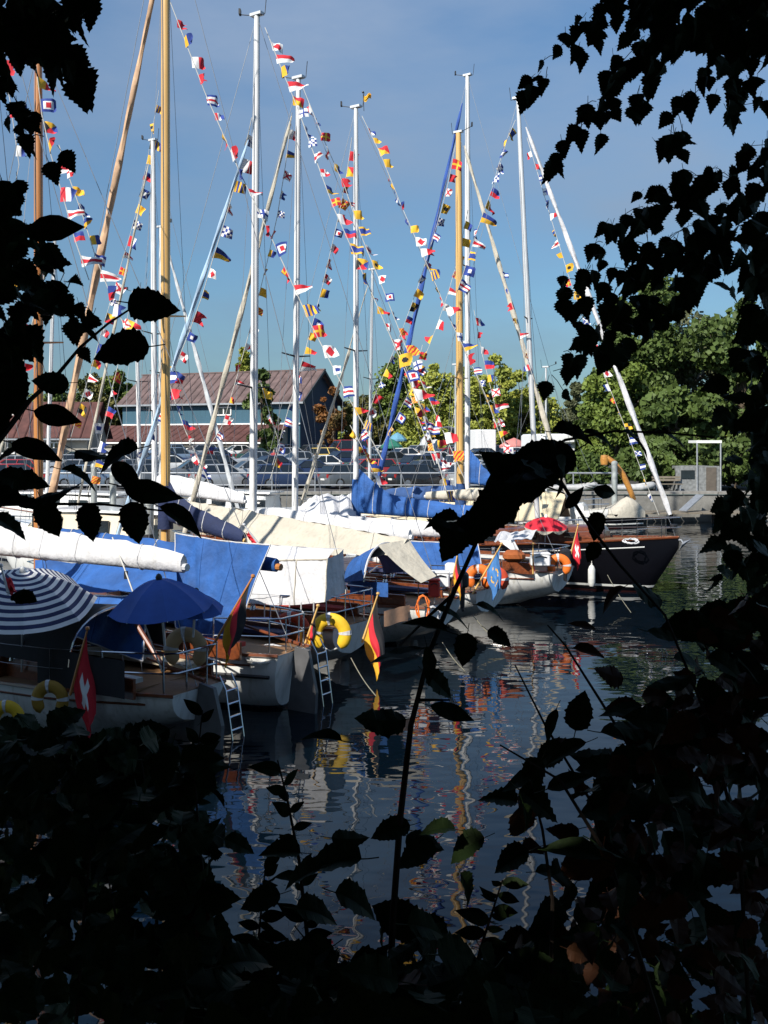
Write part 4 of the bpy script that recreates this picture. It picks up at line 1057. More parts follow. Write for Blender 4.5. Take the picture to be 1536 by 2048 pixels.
stripe_navy = mat('stripe_navy', (0.02, 0.03, 0.10), .8, var=.1)
stripe_white = mat('stripe_white', (0.74, 0.74, 0.74), .8, var=.05)
umbrella('navy and white ringed beach umbrella at the left edge', P(45, 1143, 15.3), 1.12, .50, (.10, -.26, .96), [stripe_white, stripe_navy], 8, pole=1.7, rows=20, mi=lambda k: (k + 1) % 2)
umbrella('plain dark blue umbrella below the boom end at the left', P(318, 1158, 14.5), .76, .43, (-.06, -.12, 1), cl_royal, 8, pole=1.0, rows=8, tip=black_m)
umbrella('small dark blue umbrella half hidden behind the larger one', P(392, 1186, 14.9), .44, .24, (.1, -.2, 1), cl_royal, 8, pole=.7, rows=8, tip=black_m)
umbrella('red umbrella with white scalloped edge by the black hull', P(1092, 1034, 30.5), .68, .30, (.02, -.12, 1), mat('red_cloth', (0.55, 0.012, 0.03), .8, var=.08), 8, pole=1.2, rows=8, edge=cl_natural)

# ------------------------------------------------------------------ motor boats and covered boat further back
def cruiser(label, px, D, bow, L_, beam, fb, hullm, cabm, cab_h, wins=4, awn=None, cat='boat'):
    b = Boat(); b.La, b.Lf, b.beam, b.fb = L_ * .55, L_ * .45, beam, fb
    b.base = G(px, D, 0); b.u = (Vector((-.96, .28, 0)) * bow).normalized(); b.n = Vector((-b.u.y, b.u.x, 0))
    b.L = lambda x, y, z: b.base + b.u * x + b.n * y + Vector((0, 0, z))
    b.plan = [(0, .86), (.3, .98), (.6, 1), (.85, .55), (1, .05)]
    b.keel = [(0, .0), (.1, -.3), (.8, -.3), (.92, -.05), (1, .7)]; b.stern_k, b.bow_k, b.rake = .95, 1.35, 0
    t = empty('motor_cruiser', b.base, math.atan2(b.u.y, b.u.x), label, cat, 'motor boats moored at the far quay')
    rings, sheer = hull_mesh(b)
    MB().loft(rings, False).add(rings[0], [tuple(range(len(rings[0])))]).build('hull', hullm, t, True)
    dk = MB()
    for (x, hb, zs) in sheer: dk.v += [tuple(b.L(x, hb, zs - .02)), tuple(b.L(x, -hb, zs - .02))]
    for i in range(len(sheer) - 1): dk.face((2 * i, 2 * i + 1, 2 * i + 3, 2 * i + 2))
    dk.build('deck', gel, t)
    zat = lambda x: ip([(q[0], q[2]) for q in sheer], x)
    x0, x1 = -L_ * .32, L_ * .18
    def rg(x, k, kh): w = beam * .38 * k; z = zat(x); return [b.L(x, -w, z - .03), b.L(x, -w * .88, z + cab_h * kh), b.L(x, w * .88, z + cab_h * kh), b.L(x, w, z - .03)]
    co = sub(MB().loft([rg(x0, 1, 1), rg(lerp(x0, x1, .6), 1, 1), rg(x1, .95, .95), rg(x1 + .7, .8, .25)]).build('cabin', cabm, t))
    MB().loft([[b.L(x, -beam * .37 * k, zat(0) + cab_h + z), b.L(x, beam * .37 * k, zat(0) + cab_h + z), b.L(x, beam * .36 * k, zat(0) + cab_h + z + .07), b.L(x, -beam * .36 * k, zat(0) + cab_h + z + .07)] for x, k, z in ((x0 - .2, .96, .0), (0, 1, .04), (x1 + .1, .95, .01))]).build('roof', gel, co, True)
    for sg in (-1, 1):
        for k in range(wins):
            xm = lerp(x0 + .35, x1 - .3, k / max(1, wins - 1)); w = beam * .38 * .95; hw_ = (x1 - x0) / wins * .38
            MB().bar(b.L(xm - hw_, sg * (w + .006), zat(xm) + cab_h * .6), b.L(xm + hw_, sg * (w + .006), zat(xm) + cab_h * .6), .05, cab_h * .45).build('window', carglass, co)
    MB().add([b.L(x1 + .06, -beam * .3, zat(x1) + cab_h * .88), b.L(x1 + .06, beam * .3, zat(x1) + cab_h * .88), b.L(x1 + .56, beam * .29, zat(x1) + cab_h * .42), b.L(x1 + .56, -beam * .29, zat(x1) + cab_h * .42)], [(0, 1, 2, 3)]).build('windscreen', carglass, co)
    for sg in (-1, 1):
        MB().tube([b.L(x, sg * ip([(q[0], q[1]) for q in sheer], x), zat(x) + .5) for x in [lerp(x1 + .3, b.Lf, k / 6) for k in range(7)]], .018, 5, False).build('bow_rail', steel, t)
        MB().tube([b.L(x, sg * (hb + .01), zs - .08) for x, hb, zs in sheer], .03, 5).build('rubbing_strake', mahog, t)
    return b
cruiser('white motor cruiser with arched windscreen behind the middle of the boats', 862, 47, 1, 8.5, 2.9, 1.15, gel, gel, 1.0, 4)
cruiser('cream motor cruiser behind the pile at the left', 195, 32.5, 1, 8.2, 2.9, 1.15, gel, gel_cream, 1.0, 3)
cruiser('long white motor boat at the left before the far quay', 130, 46.5, 1, 10, 3.0, 1.25, gel, gel, .75, 4)
cruiser('low white cabin cruiser under the cars beside the first white mast', 455, 49, 1, 7.5, 2.7, 1.0, gel, gel, .95, 4)
cruiser('dark-hulled motor boat between the two tall white masts', 575, 44, -1, 5.5, 2.2, .9, black_hull, gel, .5, 2)
cv = empty('covered_boat', G(1215, 53.4, 0), 0, 'boat under a white winter tarpaulin at the far quay right', 'boat')
cr_ = []
for i in range(15):
    s = i / 14; x = lerp(G(1128, 53.4).x, G(1288, 53.4).x, s); w = 1.0 * ip([(0, .7), (.6, 1), (1, .25)], s)
    z = ip([(0, 1.15), (.15, .95), (.5, 1.0), (.66, 1.25), (.8, 1.7), (.9, 1.35), (1, .95)], s) + .04 * math.sin(i * 2.1)
    cr_.append([(x, 53.4 + w * math.cos(a) , .65 + (z - .65) * max(0, math.sin(a)) ** .8 - .12 * (1 if math.sin(a) < .1 else 0)) for a in [math.pi * k / 10 for k in range(11)]])
MB().loft(cr_, False).build('tarpaulin', cl_natural, cv, True)
hb_ = []
for i in range(11):
    s = i / 10; x = lerp(G(1130, 53.4).x, G(1286, 53.4).x, s); w = .98 * ip([(0, .7), (.6, 1), (1, .1)], s)
    hb_.append([(x, 53.4 - w, .72), (x, 53.4 - w * .8, -.1), (x, 53.4 + w * .8, -.1), (x, 53.4 + w, .72)])
MB().loft(hb_, False).build('hull', black_hull, cv, True)
# inflatable dinghies on the far quay
grey_rubber = mat('grey_rubber', (0.5, 0.5, 0.5), .6)
for px, lab in ((1140, 'pale grey inflatable dinghy on the far quay left of the pile'), (1255, 'pale inflatable dinghy on the far quay right of the pile')):
    t = empty('inflatable_dinghy', G(px, 58.6, QZ), 0, lab, 'dinghy', 'dinghies on the far quay')
    c = G(px, 58.6, QZ + .25)
    MB().tube([c + Vector((-1.5, -.5, .02)), c + Vector((.6, -.5, .0)), c + Vector((1.3, -.25, .12)), c + Vector((1.45, 0, .16)), c + Vector((1.3, .25, .12)), c + Vector((.6, .5, 0)), c + Vector((-1.5, .5, .02))], [.12, .2, .2, .2, .2, .2, .12], 10).build('tube_ring', grey_rubber, t, True)
    MB().box(c + Vector((-.3, 0, -.08)), (2.2, .8, .06)).build('floor_board', tw, t)

dk_ = empty('dark_fill_hood', P(60, 1330, 15.6), 0, 'added black hood standing in for the shade under the ringed umbrella', 'sprayhood')  # added black hood: stands in for the deep shade under the umbrella
dark_fill = mat('dark_fill_canvas', (0.012, 0.013, 0.018), .85, var=.2, scale=4)
def dhood(u, v):
    a = math.pi * (.02 + .96 * u); c = bA_.L(-1.5, 0, .95).lerp(bA_.L(-3.3, 0, .95), v)
    return c + bA_.n * (math.cos(a) * 1.0) + Vector((0, 0, math.sin(a) ** .6 * (.85 + .12 * v)))
MB().grid(dhood, 18, 10).build('canopy', dark_fill, dk_, True)
MB().tube([dhood(i / 18, 1) for i in range(19)], .02, 6).build('hoop', steel, dk_, True)
MB().grid(lambda u, v: bA_.L(lerp(-2.6, -4.5, u), 1.02 + .02 * math.sin(u * 12), .82 + .55 * (1 - v)), 14, 4).build('dark_fill_cloth', dark_fill, dk_, True)

MB().tube([bB_.L(x, bB_.yat(x) * .985 + .02, .62) for x in (-6.45, -5.6, -4.6, -3.8)], .035, 6).build('rubbing_strip', black_m, bB_.t, True)
def boxy(name, label, c, D, size, m, lidm, cat):
    c = P(*c, D); t = empty(name, c - Vector((0, 0, size[2] / 2)), 0, label, cat)
    rbox(c, size, .03, 'body', m, t, True)
    rbox(c + Vector((0, 0, size[2] / 2 + .025)), (size[0] * 1.03, size[1] * 1.03, .05), .015, 'lid', lidm, t, True)
    MB().tube([c + Vector((-size[0] * .3, -size[1] * .53, size[2] * .3)), c + Vector((0, -size[1] * .6, size[2] * .42)), c + Vector((size[0] * .3, -size[1] * .53, size[2] * .3))], .012, 5).build('handle', black_m, t)
red_p = mat('red_plastic', (0.5, 0.03, 0.02), .45); blue_p = mat('blue_plastic', (0.03, 0.12, 0.4), .45); orange_p = mat('orange_plastic', (0.75, 0.2, 0.02), .45)
boxy('cool_box', 'white and blue cool box behind the stern rail left of the orange-red lifebuoy', (520, 1258), 18.9, (.42, .3, .3), mhw, blue_p, 'cool box')
boxy('jerry_can', 'red jerry can on deck between the white tent and the rail', (548, 1262), 18.6, (.26, .2, .34), red_p, black_m, 'jerry can')
boxy('deck_locker', 'small orange-brown deck locker beside the yellow lifebuoy', (622, 1274), 18.3, (.34, .3, .3), orange_p, mahog, 'locker')
boxy('cool_box', 'white cool box beneath the drooping awning tail', (880, 1160), 21.6, (.4, .3, .3), mhw, mhw, 'cool box')
boxy('jerry_can', 'red jerry can by the rail left of the sunlit flag', (868, 1178), 21.2, (.24, .2, .34), red_p, red_p, 'jerry can')
boxy('deck_locker', 'white locker on the deck right of the brown cushion', (1080, 1120), 26.4, (.5, .36, .3), mhw, mhw, 'locker')
boxy('cool_box', 'blue cool box on the black yacht below the red umbrella', (1150, 1062), 31.5, (.42, .3, .26), blue_p, mhw, 'cool box')
# ------------------------------------------------------------------ signal flags on their dressing lines
FC = [mat('flag_white', (0.80, 0.80, 0.80), .8, var=.04), mat('flag_red', (0.60, 0.02, 0.035), .8, var=.06), mat('flag_blue', (0.02, 0.05, 0.27), .8, var=.08),
      mat('flag_yellow', (0.80, 0.45, 0.03), .8, var=.06), mat('flag_black', (0.012, 0.012, 0.016), .8, var=.06)]
Wt, Rd, Bl, Yl, Bk = range(5)
def q_(c): return lambda u, v: c
PAT = {
 'a': lambda u, v: Wt if u < .45 else Bl, 'b': q_(Rd), 'c': lambda u, v: [Bl, Wt, Rd, Wt, Bl][min(4, int(v * 5))], 'd': lambda u, v: Yl if v < .25 or v > .75 else Bl,
 'e': lambda u, v: Bl if v < .5 else Rd, 'f': lambda u, v: Rd if abs(u - .5) + abs(v - .5) < .42 else Wt, 'g': lambda u, v: Yl if int(u * 6) % 2 == 0 else Bl,
 'h': lambda u, v: Wt if u < .5 else Rd, 'i': lambda u, v: Bk if (u - .5) ** 2 + (v - .5) ** 2 < .06 else Yl, 'j': lambda u, v: Wt if .33 < v < .67 else Bl,
 'k': lambda u, v: Yl if u < .5 else Bl, 'l': lambda u, v: Yl if (u < .5) == (v < .5) else Bk, 'm': lambda u, v: Wt if abs(u - v) < .12 or abs(u + v - 1) < .12 else Bl,
 'n': lambda u, v: Bl if (int(u * 4) + int(v * 4)) % 2 == 0 else Wt, 'o': lambda u, v: Rd if u > v else Yl, 'p': lambda u, v: Wt if .3 < u < .7 and .3 < v < .7 else Bl,
 'q': q_(Yl), 'r': lambda u, v: Yl if abs(u - .5) < .12 or abs(v - .5) < .13 else Rd, 's': lambda u, v: Bl if .28 < u < .72 and .28 < v < .72 else Wt,
 't': lambda u, v: [Rd, Wt, Bl][min(2, int(u * 3))], 'u': lambda u, v: Rd if (u < .5) == (v < .5) else Wt, 'v': lambda u, v: Rd if abs(u - v) < .13 or abs(u + v - 1) < .13 else Wt,
 'w': lambda u, v: Rd if .33 < u < .67 and .33 < v < .67 else Wt if .17 < u < .83 and .17 < v < .83 else Bl, 'x': lambda u, v: Bl if abs(u - .5) < .12 or abs(v - .5) < .13 else Wt,
 'y': lambda u, v: Yl if int((u + v) * 5) % 2 == 0 else Rd, 'z': lambda u, v: (Yl if v < u else Bk) if u + v < 1 else (Bl if v < u else Rd),
 '1': lambda u, v: Wt if u < .4 else Rd, '2': lambda u, v: Rd if abs(v - .5) < .2 else Wt, '3': lambda u, v: Yl if u < .5 else Rd, '4': lambda u, v: Rd if v < .5 else Wt, '5': lambda u, v: Bl if v < .5 else Yl}
PENN = set('12345')
_fm = {}
def flag_mesh(k, var):
    if (k, var) in _fm: return _fm[k, var]
    ph = var * 1.7
    tap = .62 if k in PENN else 0.0
    def fn(u, v):
        vv = .5 + (v - .5) * (1 - tap * u)
        y = .22 * u * math.sin(5.2 * u + ph + 2.5 * v) + .08 * u * math.sin(11 * u + 2.2 * ph + 3 * v)
        return (u * (1.15 - .12 * u) * (1.5 if tap else 1), y, -vv * (1 - .22 * u * abs(math.sin(ph + .6))) - .28 * u * u * (.6 + .6 * math.sin(ph)))
    m = MB().grid(fn, 12, 10, PAT[k])
    if k in 'ab':       # swallowtail
        keep = [(f, c) for f, c in zip(m.f, m.m)]
        cells = [(i, j) for j in range(10) for i in range(12)]
        m.f, m.m = [], []
        for (f, c), (i, j) in zip(keep, cells):
            if i >= 12 - int((5 - abs(j - 4.5)) * 1.0) : continue
            m.f.append(f); m.m.append(c)
    _fm[k, var] = m.mesh('signal_flag', FC, True)
    return _fm[k, var]
cord_m = mat('flag_cord', (0.55, 0.54, 0.5), .8)
rf = random.Random(3)
def dress(label, pts, size=.40, step=1.45, seq=None, start=.03, end=.97, lean=1.0, skip=()):
    pts = [P(*p) for p in pts]
    t = empty('flag_line', pts[0], 0, label, 'flag line', 'signal flag lines dressing the boats')
    MB().tube(pts, .0095, 4, False).build('cord', cord_m, t)
    Ln = sum((b - a).length for a, b in zip(pts, pts[1:]))
    n = max(2, int(Ln * (end - start) / (size * .85 * max(1.2, step * .84))))
    seq = seq or ''
    for i in range(n):
        s = start + (end - start) * (i + .2) / n
        if i in skip: continue
        p, d = poly_at(pts, s)
        if d.z > 0: d = -d
        k = seq[i % len(seq)] if seq and i < len(seq) else rf.choice('abcdefghijklmnopqrstuvwxyz1234523')
        yaw = rf.gauss(.25, .8) * lean; drop = abs(rf.gauss(.35, .5))
        f = Vector((math.cos(yaw), math.sin(yaw), -drop)).normalized()
        f = (f - d * f.dot(d) * .6).normalized()
        side = f.cross(-d).normalized()
        z_ = size * .86 * rf.uniform(.62, 1.0)
        M = Matrix(((f.x * z_, side.x * z_, -d.x * z_, p.x), (f.y * z_, side.y * z_, -d.y * z_, p.y), (f.z * z_, side.z * z_, -d.z * z_, p.z), (0, 0, 0, 1)))
        o = bpy.data.objects.new('signal_flag', flag_mesh(k, rf.randrange(5)))
        sc.collection.objects.link(o)
        o.parent = t; o.matrix_parent_inverse = PI_[t.name]; o.matrix_basis = M
dress('flag line from the near golden mast down across the white masts', [(341, 5, 21.8), (410, 185, 21.4), (480, 345, 21), (545, 480, 20.6), (620, 645, 20.2), (700, 800, 19.8), (765, 920, 19.6)], .33, 2.0, 'bkhbct3hp4xbwr4')
dress('flag line from the tallest white mast towards the drooping awning', [(530, 55, 24.4), (560, 130, 24), (595, 215, 23.7), (625, 300, 23.4), (665, 410, 23), (705, 500, 22.6), (745, 590, 22.3), (795, 705, 22), (835, 800, 21.7), (870, 900, 21.4), (892, 980, 21.2)], .36, 1.6, 'f4k4oxmn2u5rhedz')
dress('flag line from the second white mast sloping right behind others', [(606, 175, 27), (650, 285, 26.6), (690, 375, 26.2), (722, 470, 25.8), (765, 575, 25.4), (810, 690, 25), (850, 780, 24.6), (890, 870, 24.2), (930, 960, 24)], .36, 1.9, 'hwr2kbvq')
dress('flag line from the middle white mast sloping down to the right', [(724, 232, 30.5), (762, 310, 30.1), (800, 405, 29.7), (835, 485, 29.3), (872, 570, 29), (905, 650, 28.7), (940, 720, 28.4), (975, 800, 28.1), (1010, 900, 27.8), (1038, 960, 27.6)], .36, 1.5, 'tqoq3kje')
dress('flag line falling from the tallest white mast along the pale blue furled sail', [(504, 235, 24.7), (487, 310, 25), (470, 370, 25.2), (447, 450, 25.5), (425, 520, 25.8), (405, 590, 26), (380, 660, 26.2), (352, 730, 26.5), (325, 800, 26.8), (300, 880, 27), (275, 950, 27.2)], .42, 1.9, 'xhg2n5fdbpuep')
dress('flag line falling left from the second white mast across the hall', [(584, 225, 27.4), (571, 330, 27.7), (555, 430, 28), (533, 530, 28.3), (505, 640, 28.6), (475, 750, 29), (445, 850, 29.3), (415, 900, 29.5), (385, 970, 29.8)], .33, 2.3, 'h5vanbkdqyu1')
dress('flag line falling left from the middle white mast towards the dark gable', [(704, 275, 30.9), (694, 345, 31), (680, 420, 31.2), (664, 490, 31.4), (648, 560, 31.6), (630, 630, 31.8), (608, 710, 32), (585, 790, 32.3), (562, 870, 32.5), (545, 930, 32.7)], .42, 1.55, 'bozyswhvuk5pq34')
dress('flag line falling left from the distant golden mast', [(911, 290, 33.1), (897, 365, 33.3), (883, 420, 33.5), (868, 470, 33.7), (850, 530, 33.9), (830, 590, 34.1), (808, 650, 34.3), (780, 720, 34.6), (750, 790, 34.9), (722, 870, 35.2), (700, 930, 35.4)], .40, 1.7, 'rbvinc31mqlebd')
dress('flag line falling left from the tall white mast past the golden mast', [(936, 420, 36.8), (918, 510, 36.9), (898, 580, 37), (878, 640, 37.1), (855, 700, 37.2), (825, 770, 37.3), (795, 830, 37.4), (765, 890, 37.5)], .45, 1.9, 'kqqr4sh3k')
dress('flag line between the leaning grey mast and the golden mast', [(1031, 240, 33.9), (1016, 275, 33.7), (999, 325, 33.5), (985, 375, 33.3), (965, 430, 33.1), (948, 480, 33), (932, 530, 33), (912, 590, 33)], .45, 1.35, 'dkjmne35')
dress('flag line running down beside the right-hand furled sail', [(1054, 275, 33.6), (1075, 345, 33.4), (1100, 430, 33.1), (1140, 560, 32.7), (1180, 680, 32.4), (1225, 790, 32.1), (1260, 880, 31.9), (1290, 960, 31.7), (1318, 1030, 31.5)], .33, 1.9, 'hbjxm1d2', lean=1.6)
dress('flag line running down beside the white furled sail of the golden mast', [(1000, 530, 32.2), (1022, 600, 32.1), (1045, 690, 31.9), (1068, 760, 31.7)], .33, 2.0, 'jtb3', lean=1.6)
dress('flag line sloping right from the white masts over the green trees', [(948, 620, 36.5), (965, 710, 36.1), (985, 790, 35.7), (1005, 870, 35.2), (1030, 960, 34.8)], .42, 1.7, 'tbhekv4')
dress('flag line on the brown wooden mast', [(72, 130, 20.2), (84, 230, 20), (102, 310, 19.8), (128, 400, 19.6), (150, 480, 19.4), (178, 560, 19.2)], .36, 1.9, '3wz34t2', lean=.8)
dress('flag line left of the twisted tan sail', [(118, 290, 22), (140, 360, 21.8), (165, 430, 21.6), (190, 510, 21.4), (225, 600, 21.2), (262, 680, 21)], .36, 1.6, 'ouqm5kj', lean=.8)
dress('flag line falling left from the white mast beside the golden mast', [(318, 180, 37.2), (306, 255, 37.4), (293, 330, 37.6), (278, 405, 37.8), (260, 470, 38), (242, 530, 38.2), (225, 590, 38.4), (207, 650, 38.6), (185, 730, 38.8), (160, 810, 39), (140, 880, 39.2)], .50, 1.7, 'gigkemqnt4rvxz')
dress('flag line in front of the pale blue furled sail at the lower left', [(258, 620, 30), (246, 690, 30), (226, 770, 30), (208, 850, 30), (190, 930, 30), (175, 990, 30)], .42, 1.7, '3rnr1e')
dress('flag line low between the near golden mast and the first white mast', [(322, 700, 26), (345, 790, 25.6), (370, 860, 25.2), (395, 915, 25), (420, 970, 24.8)], .42, 1.35, 'ijbpe4u')
dress('flag line low in front of the parked cars by the awning', [(520, 760, 27), (540, 830, 26.8), (560, 890, 26.6), (540, 960, 26.4)], .40, 2.0, 'qu4o')
dress('flag line sloping from the dark blue furled sail to the golden mast foot', [(798, 700, 32), (822, 760, 31.7), (848, 830, 31.4), (868, 900, 31.1), (892, 980, 30.8), (910, 1040, 30.6)], .40, 1.35, 'yrhsz2q3u')
dress('flag line crossing the light green trees left of the golden mast', [(845, 690, 35), (832, 740, 35), (820, 790, 35), (845, 860, 34), (870, 930, 33)], .42, 1.4, 'rz5iy3')
dress('short flag line at the foot of the middle white mast', [(700, 850, 30), (722, 890, 29.7), (740, 930, 29.4), (760, 975, 29.1)], .40, 1.35, 'qpy5h')
dress('flag line hanging at the far left behind the leaves', [(-6, 80, 21), (20, 200, 21), (38, 330, 21), (20, 420, 21), (18, 760, 21), (10, 900, 21)], .4, 3.0, 'bta3q')

# ------------------------------------------------------------------ ensigns on staffs
gold_f = mat('flag_gold', (0.72, 0.42, 0.03), .8)
sky_f = mat('flag_sky_blue', (0.06, 0.20, 0.48), .8)
def ensign(label, foot, head, D, w, h, mats, pat, fly, fold=.07, group='ensigns on flagstaffs', dD=0.0, sw=.018, stm=None):
    a, b = P(*foot, D + dD), P(*head, D)
    t = empty('ensign', a, 0, label, 'flag', group)
    MB().tube([a, b], [sw * 1.3, sw * .8], 7).build('staff', stm or gold_w, t, True)
    MB().lathe([(.02, -.02), (.035, 0), (.03, .03), (0, .04)], b, 8).build('truck', stm or gold_w, t, True)
    d = (a - b).normalized(); f = Vector(fly).normalized(); side = f.cross(d).normalized()
    top = b + d * .05
    def fn(u, v):
        return top + d * (h * v) * (1 - .35 * u) + f * (w * u) + side * (fold * math.sin(9 * v * (1 - .3 * u) + 2.5 * u) * u + .03 * math.sin(17 * v + 4 * u) * u) + d * (.06 * math.sin(6 * u))
    MB().grid(fn, 14, 15, pat).build('cloth', mats, t, True)
ger = [FC[4], FC[1], gold_f]; gp = lambda u, v: min(2, int(v * 3))
swiss = [FC[1], FC[0]]; spat = lambda u, v: 1 if (abs(u - .5) < .1 and abs(v - .5) < .3) or (abs(v - .5) < .1 and abs(u - .5) < .3) else 0
ensign('large black red gold flag on a raked staff before the blue tent sheet', (408, 1322), (506, 1153), 15.4, .95, .8, ger, gp, (-.20, -.15, -1), .09, stm=brown_w)
ensign('small black red gold flag beside the yellow lifebuoy', (606, 1300), (636, 1212), 17.7, .62, .45, ger, gp, (-.12, -.1, -1), .05, stm=gold_w)
ensign('black red gold flag hanging by the peach towel', (724, 1285), (756, 1188), 18.6, 1.1, .8, ger, gp, (.12, -.1, -1), .08, stm=gold_w)
ensign('sunlit black red gold flag beside the dark leafy stem', (898, 1196), (917, 1098), 21.6, .75, .55, ger, gp, (.12, -.1, -1), .06, stm=gold_w)
ensign('red flag with white cross at the lower left yacht', (140, 1390), (175, 1258), 14.6, 1.2, .75, swiss, spat, (.12, -.05, -1), .07, stm=brown_w)
ensign('red flag with white cross in front of the black hull', (1136, 1130), (1156, 1050), 27.2, .85, .6, swiss, spat, (.10, -.05, -1), .06)
ensign('blue flag on a golden raked staff by the orange lifebuoys', (945, 1188), (1003, 1088), 23.0, .95, .6, [sky_f, FC[3]], lambda u, v: 1 if abs(math.hypot(u - .5, (v - .5)) - .25) < .04 and int(math.atan2(v - .5, u - .5) * 6) % 2 == 0 else 0, (-.02, -.1, -1), .07)
ensign('dark red flag furled on its staff right of the blue flag', (1066, 1150), (1066, 1088), 25.8, .7, .3, [FC[1], FC[0]], lambda u, v: 1 if u > .85 else 0, (.06, 0, -1), .04)
ensign('red pennant at the far left beside the ringed umbrella', (18, 1190), (2, 1132), 14.6, .3, .3, [FC[1]], lambda u, v: 0, (.6, 0, -.8), .03, stm=alu)
ensign('small red pennant above the white cockpit tent', (515, 1085), (488, 1050), 20, .24, .34, [FC[1]], lambda u, v: 0, (.25, 0, -.95), .03, stm=alu)
ensign('yellow flag flying above the middle white mast', (728, 222), (726, 185), 30.7, .25, .2, [FC[3]], lambda u, v: 0, (1, .2, -.03), .02, sw=.008, stm=black_m)

# ------------------------------------------------------------------ lifebuoys, towel, ropes, outboards
def horseshoe(label, c, D, r, th, m, tilt=0.0, open_dir=-90, strap=True):
    c = P(*c, D)
    t = empty('horseshoe_lifebuoy', c - Vector((0, 0, r)), 0, label, 'lifebuoy', 'horseshoe lifebuoys on the stern rails')
    rg = []; N = 22
    ax = Vector((.84, -.54, 0)) * .25 + Vector((1, 0, 0)) * .75; ax.normalize(); az = Vector((0, 0, 1)); ay = ax.cross(az)
    for i in range(N + 1):
        a = R(open_dir + 38 + (360 - 76) * i / N)
        p = c + ax * math.cos(a) * r + az * math.sin(a) * r
        e = ax * math.cos(a) + az * math.sin(a); k = ip([(0, .6), (.06, 1), (.94, 1), (1, .6)], i / N)
        rg.append([p + (e * math.cos(2 * math.pi * j / 10) * th * 1.35 + ay * math.sin(2 * math.pi * j / 10) * th * .8) * k for j in range(10)])
    MB().loft(rg).build('ring', m, t, True)
    for s in (.2, .5, .8):
        i = int(s * N); MB().loft([[q + (q - p_) * .06 for q in rg[k]] for k in (i, i + 1) for p_ in [sum((Vector(z) for z in rg[k]), Vector()) / 10]], True, False).build('strap', cl_white, t)
    if strap: MB().tube([c + ax * -r * .5 + az * -r * .9, c + az * -r * 1.15, c + ax * r * .5 + az * -r * .9], .015, 5).build('grab_line', cord_m, t)
yb = mat('buoy_yellow', (0.80, 0.50, 0.02), .6, var=.08); ob = mat('buoy_orange', (0.75, 0.16, 0.015), .6, var=.08); tb = mat('buoy_tan', (0.5, 0.34, 0.18), .7, var=.1); rb_ = mat('buoy_red', (0.55, 0.06, 0.02), .6)
horseshoe('tan horseshoe lifebuoy on the stern rail left of the large flag', (372, 1300), 15.3, .24, .085, tb)
horseshoe('yellow horseshoe lifebuoy with dark middle on the stern rail', (661, 1268), 18.1, .27, .085, yb)
horseshoe('orange-red lifebuoy seen edge-on left of the small flag', (583, 1262), 18.4, .26, .075, rb_)
horseshoe('orange lifebuoy left of the golden raked staff', (958, 1156), 23.2, .22, .08, ob)
horseshoe('dark orange lifebuoy right of the golden raked staff', (990, 1160), 23.6, .22, .08, rb_)
horseshoe('small orange lifebuoy beside the black outboard', (1118, 1132), 26.6, .22, .08, ob)
horseshoe('yellow lifebuoy at the bottom left corner of the boats', (14, 1440), 14.6, .2, .07, yb)
horseshoe('shaded yellow lifebuoy left of the lower red flag', (100, 1400), 14.7, .2, .07, mat('buoy_yellow_shaded', (0.35, 0.2, 0.02), .7))  # darker copy of the buoy yellow: its shade is put into the colour
# peach towel over the rail
tw_ = empty('towel', P(800, 1216, 19.6), 0, 'peach towel hung over the rail right of the hanging flag', 'towel')
MB().grid(lambda u, v: P(770, 1222, 19.4).lerp(P(818, 1210, 19.9), u) + Vector((-.02, -.03 - .01 * math.sin(u * 9), -.3 * v - .01 * math.sin(u * 7))), 12, 8).build('front_half', mat('towel_peach', (0.72, 0.40, 0.24), .9, var=.1, scale=12), tw_, True)
MB().grid(lambda u, v: P(770, 1222, 19.4).lerp(P(818, 1210, 19.9), u) + Vector((.02, .03, -.26 * v)), 12, 6).build('back_half', _M['towel_peach'], tw_, True)
def coil(label, c, D, m, r=.13, n=6, tall=.45):
    c = P(*c, D); t = empty('rope_coil', c, 0, label, 'rope', 'ropes coiled on deck')
    rr = random.Random(int(c.x * 100)); pts = []
    for i in range(n * 12):
        a = i / 12 * 2 * math.pi; k = r * (1 + .25 * math.sin(i * 1.3))
        pts.append(c + Vector((math.cos(a) * k, math.sin(a) * k * .5 + rr.uniform(-.02, .02), math.sin(a) * tall / 2 + rr.uniform(-.02, .02))))
    MB().tube(pts, .016, 5).build('strand', m, t, True)
coil('orange rope coil hanging on the stern rail beside the towel', (846, 1216), 20.2, ob, .12, 6, .5)
coil('white rope coil left of the rudder with ladder', (545, 1300), 17.2, cl_white, .2, 5, .12)
coil('grey rope coil on the deck below the blue tent sheet', (520, 1318), 16.6, cord_m, .2, 5, .1)
coil('pale rope coil on the rail right of the orange rope', (868, 1228), 20.6, cl_white, .12, 5, .3)
coil('white rope coil on the foredeck of the black yacht', (1262, 1082), 29.2, cl_white, .2, 4, .12)
def outboard(label, c, D, m):
    c = P(*c, D); t = empty('outboard_motor', c - Vector((0, 0, .6)), 0, label, 'outboard motor', 'outboard motors on the sterns')
    rbox(c + Vector((0, 0, .1)), (.26, .36, .34), .05, 'cowling', m, t, True)
    MB().tube([c, c - Vector((0, -.05, .55))], [.07, .05], 8).build('leg', black_m, t, True)
    MB().box(c - Vector((0, -.02, .56)), (.05, .3, .06)).build('cavitation_plate', black_m, t)
    MB().tube([c + Vector((0, .15, .05)), c + Vector((.02, .5, .12))], .018, 6).build('tiller_handle', black_m, t)
outboard('black outboard motor clamped beside the red cross flag', (1131, 1118), 26.8, black_m)
outboard('dark outboard motor beside the sunlit flag', (925, 1168), 22.0, black_m)
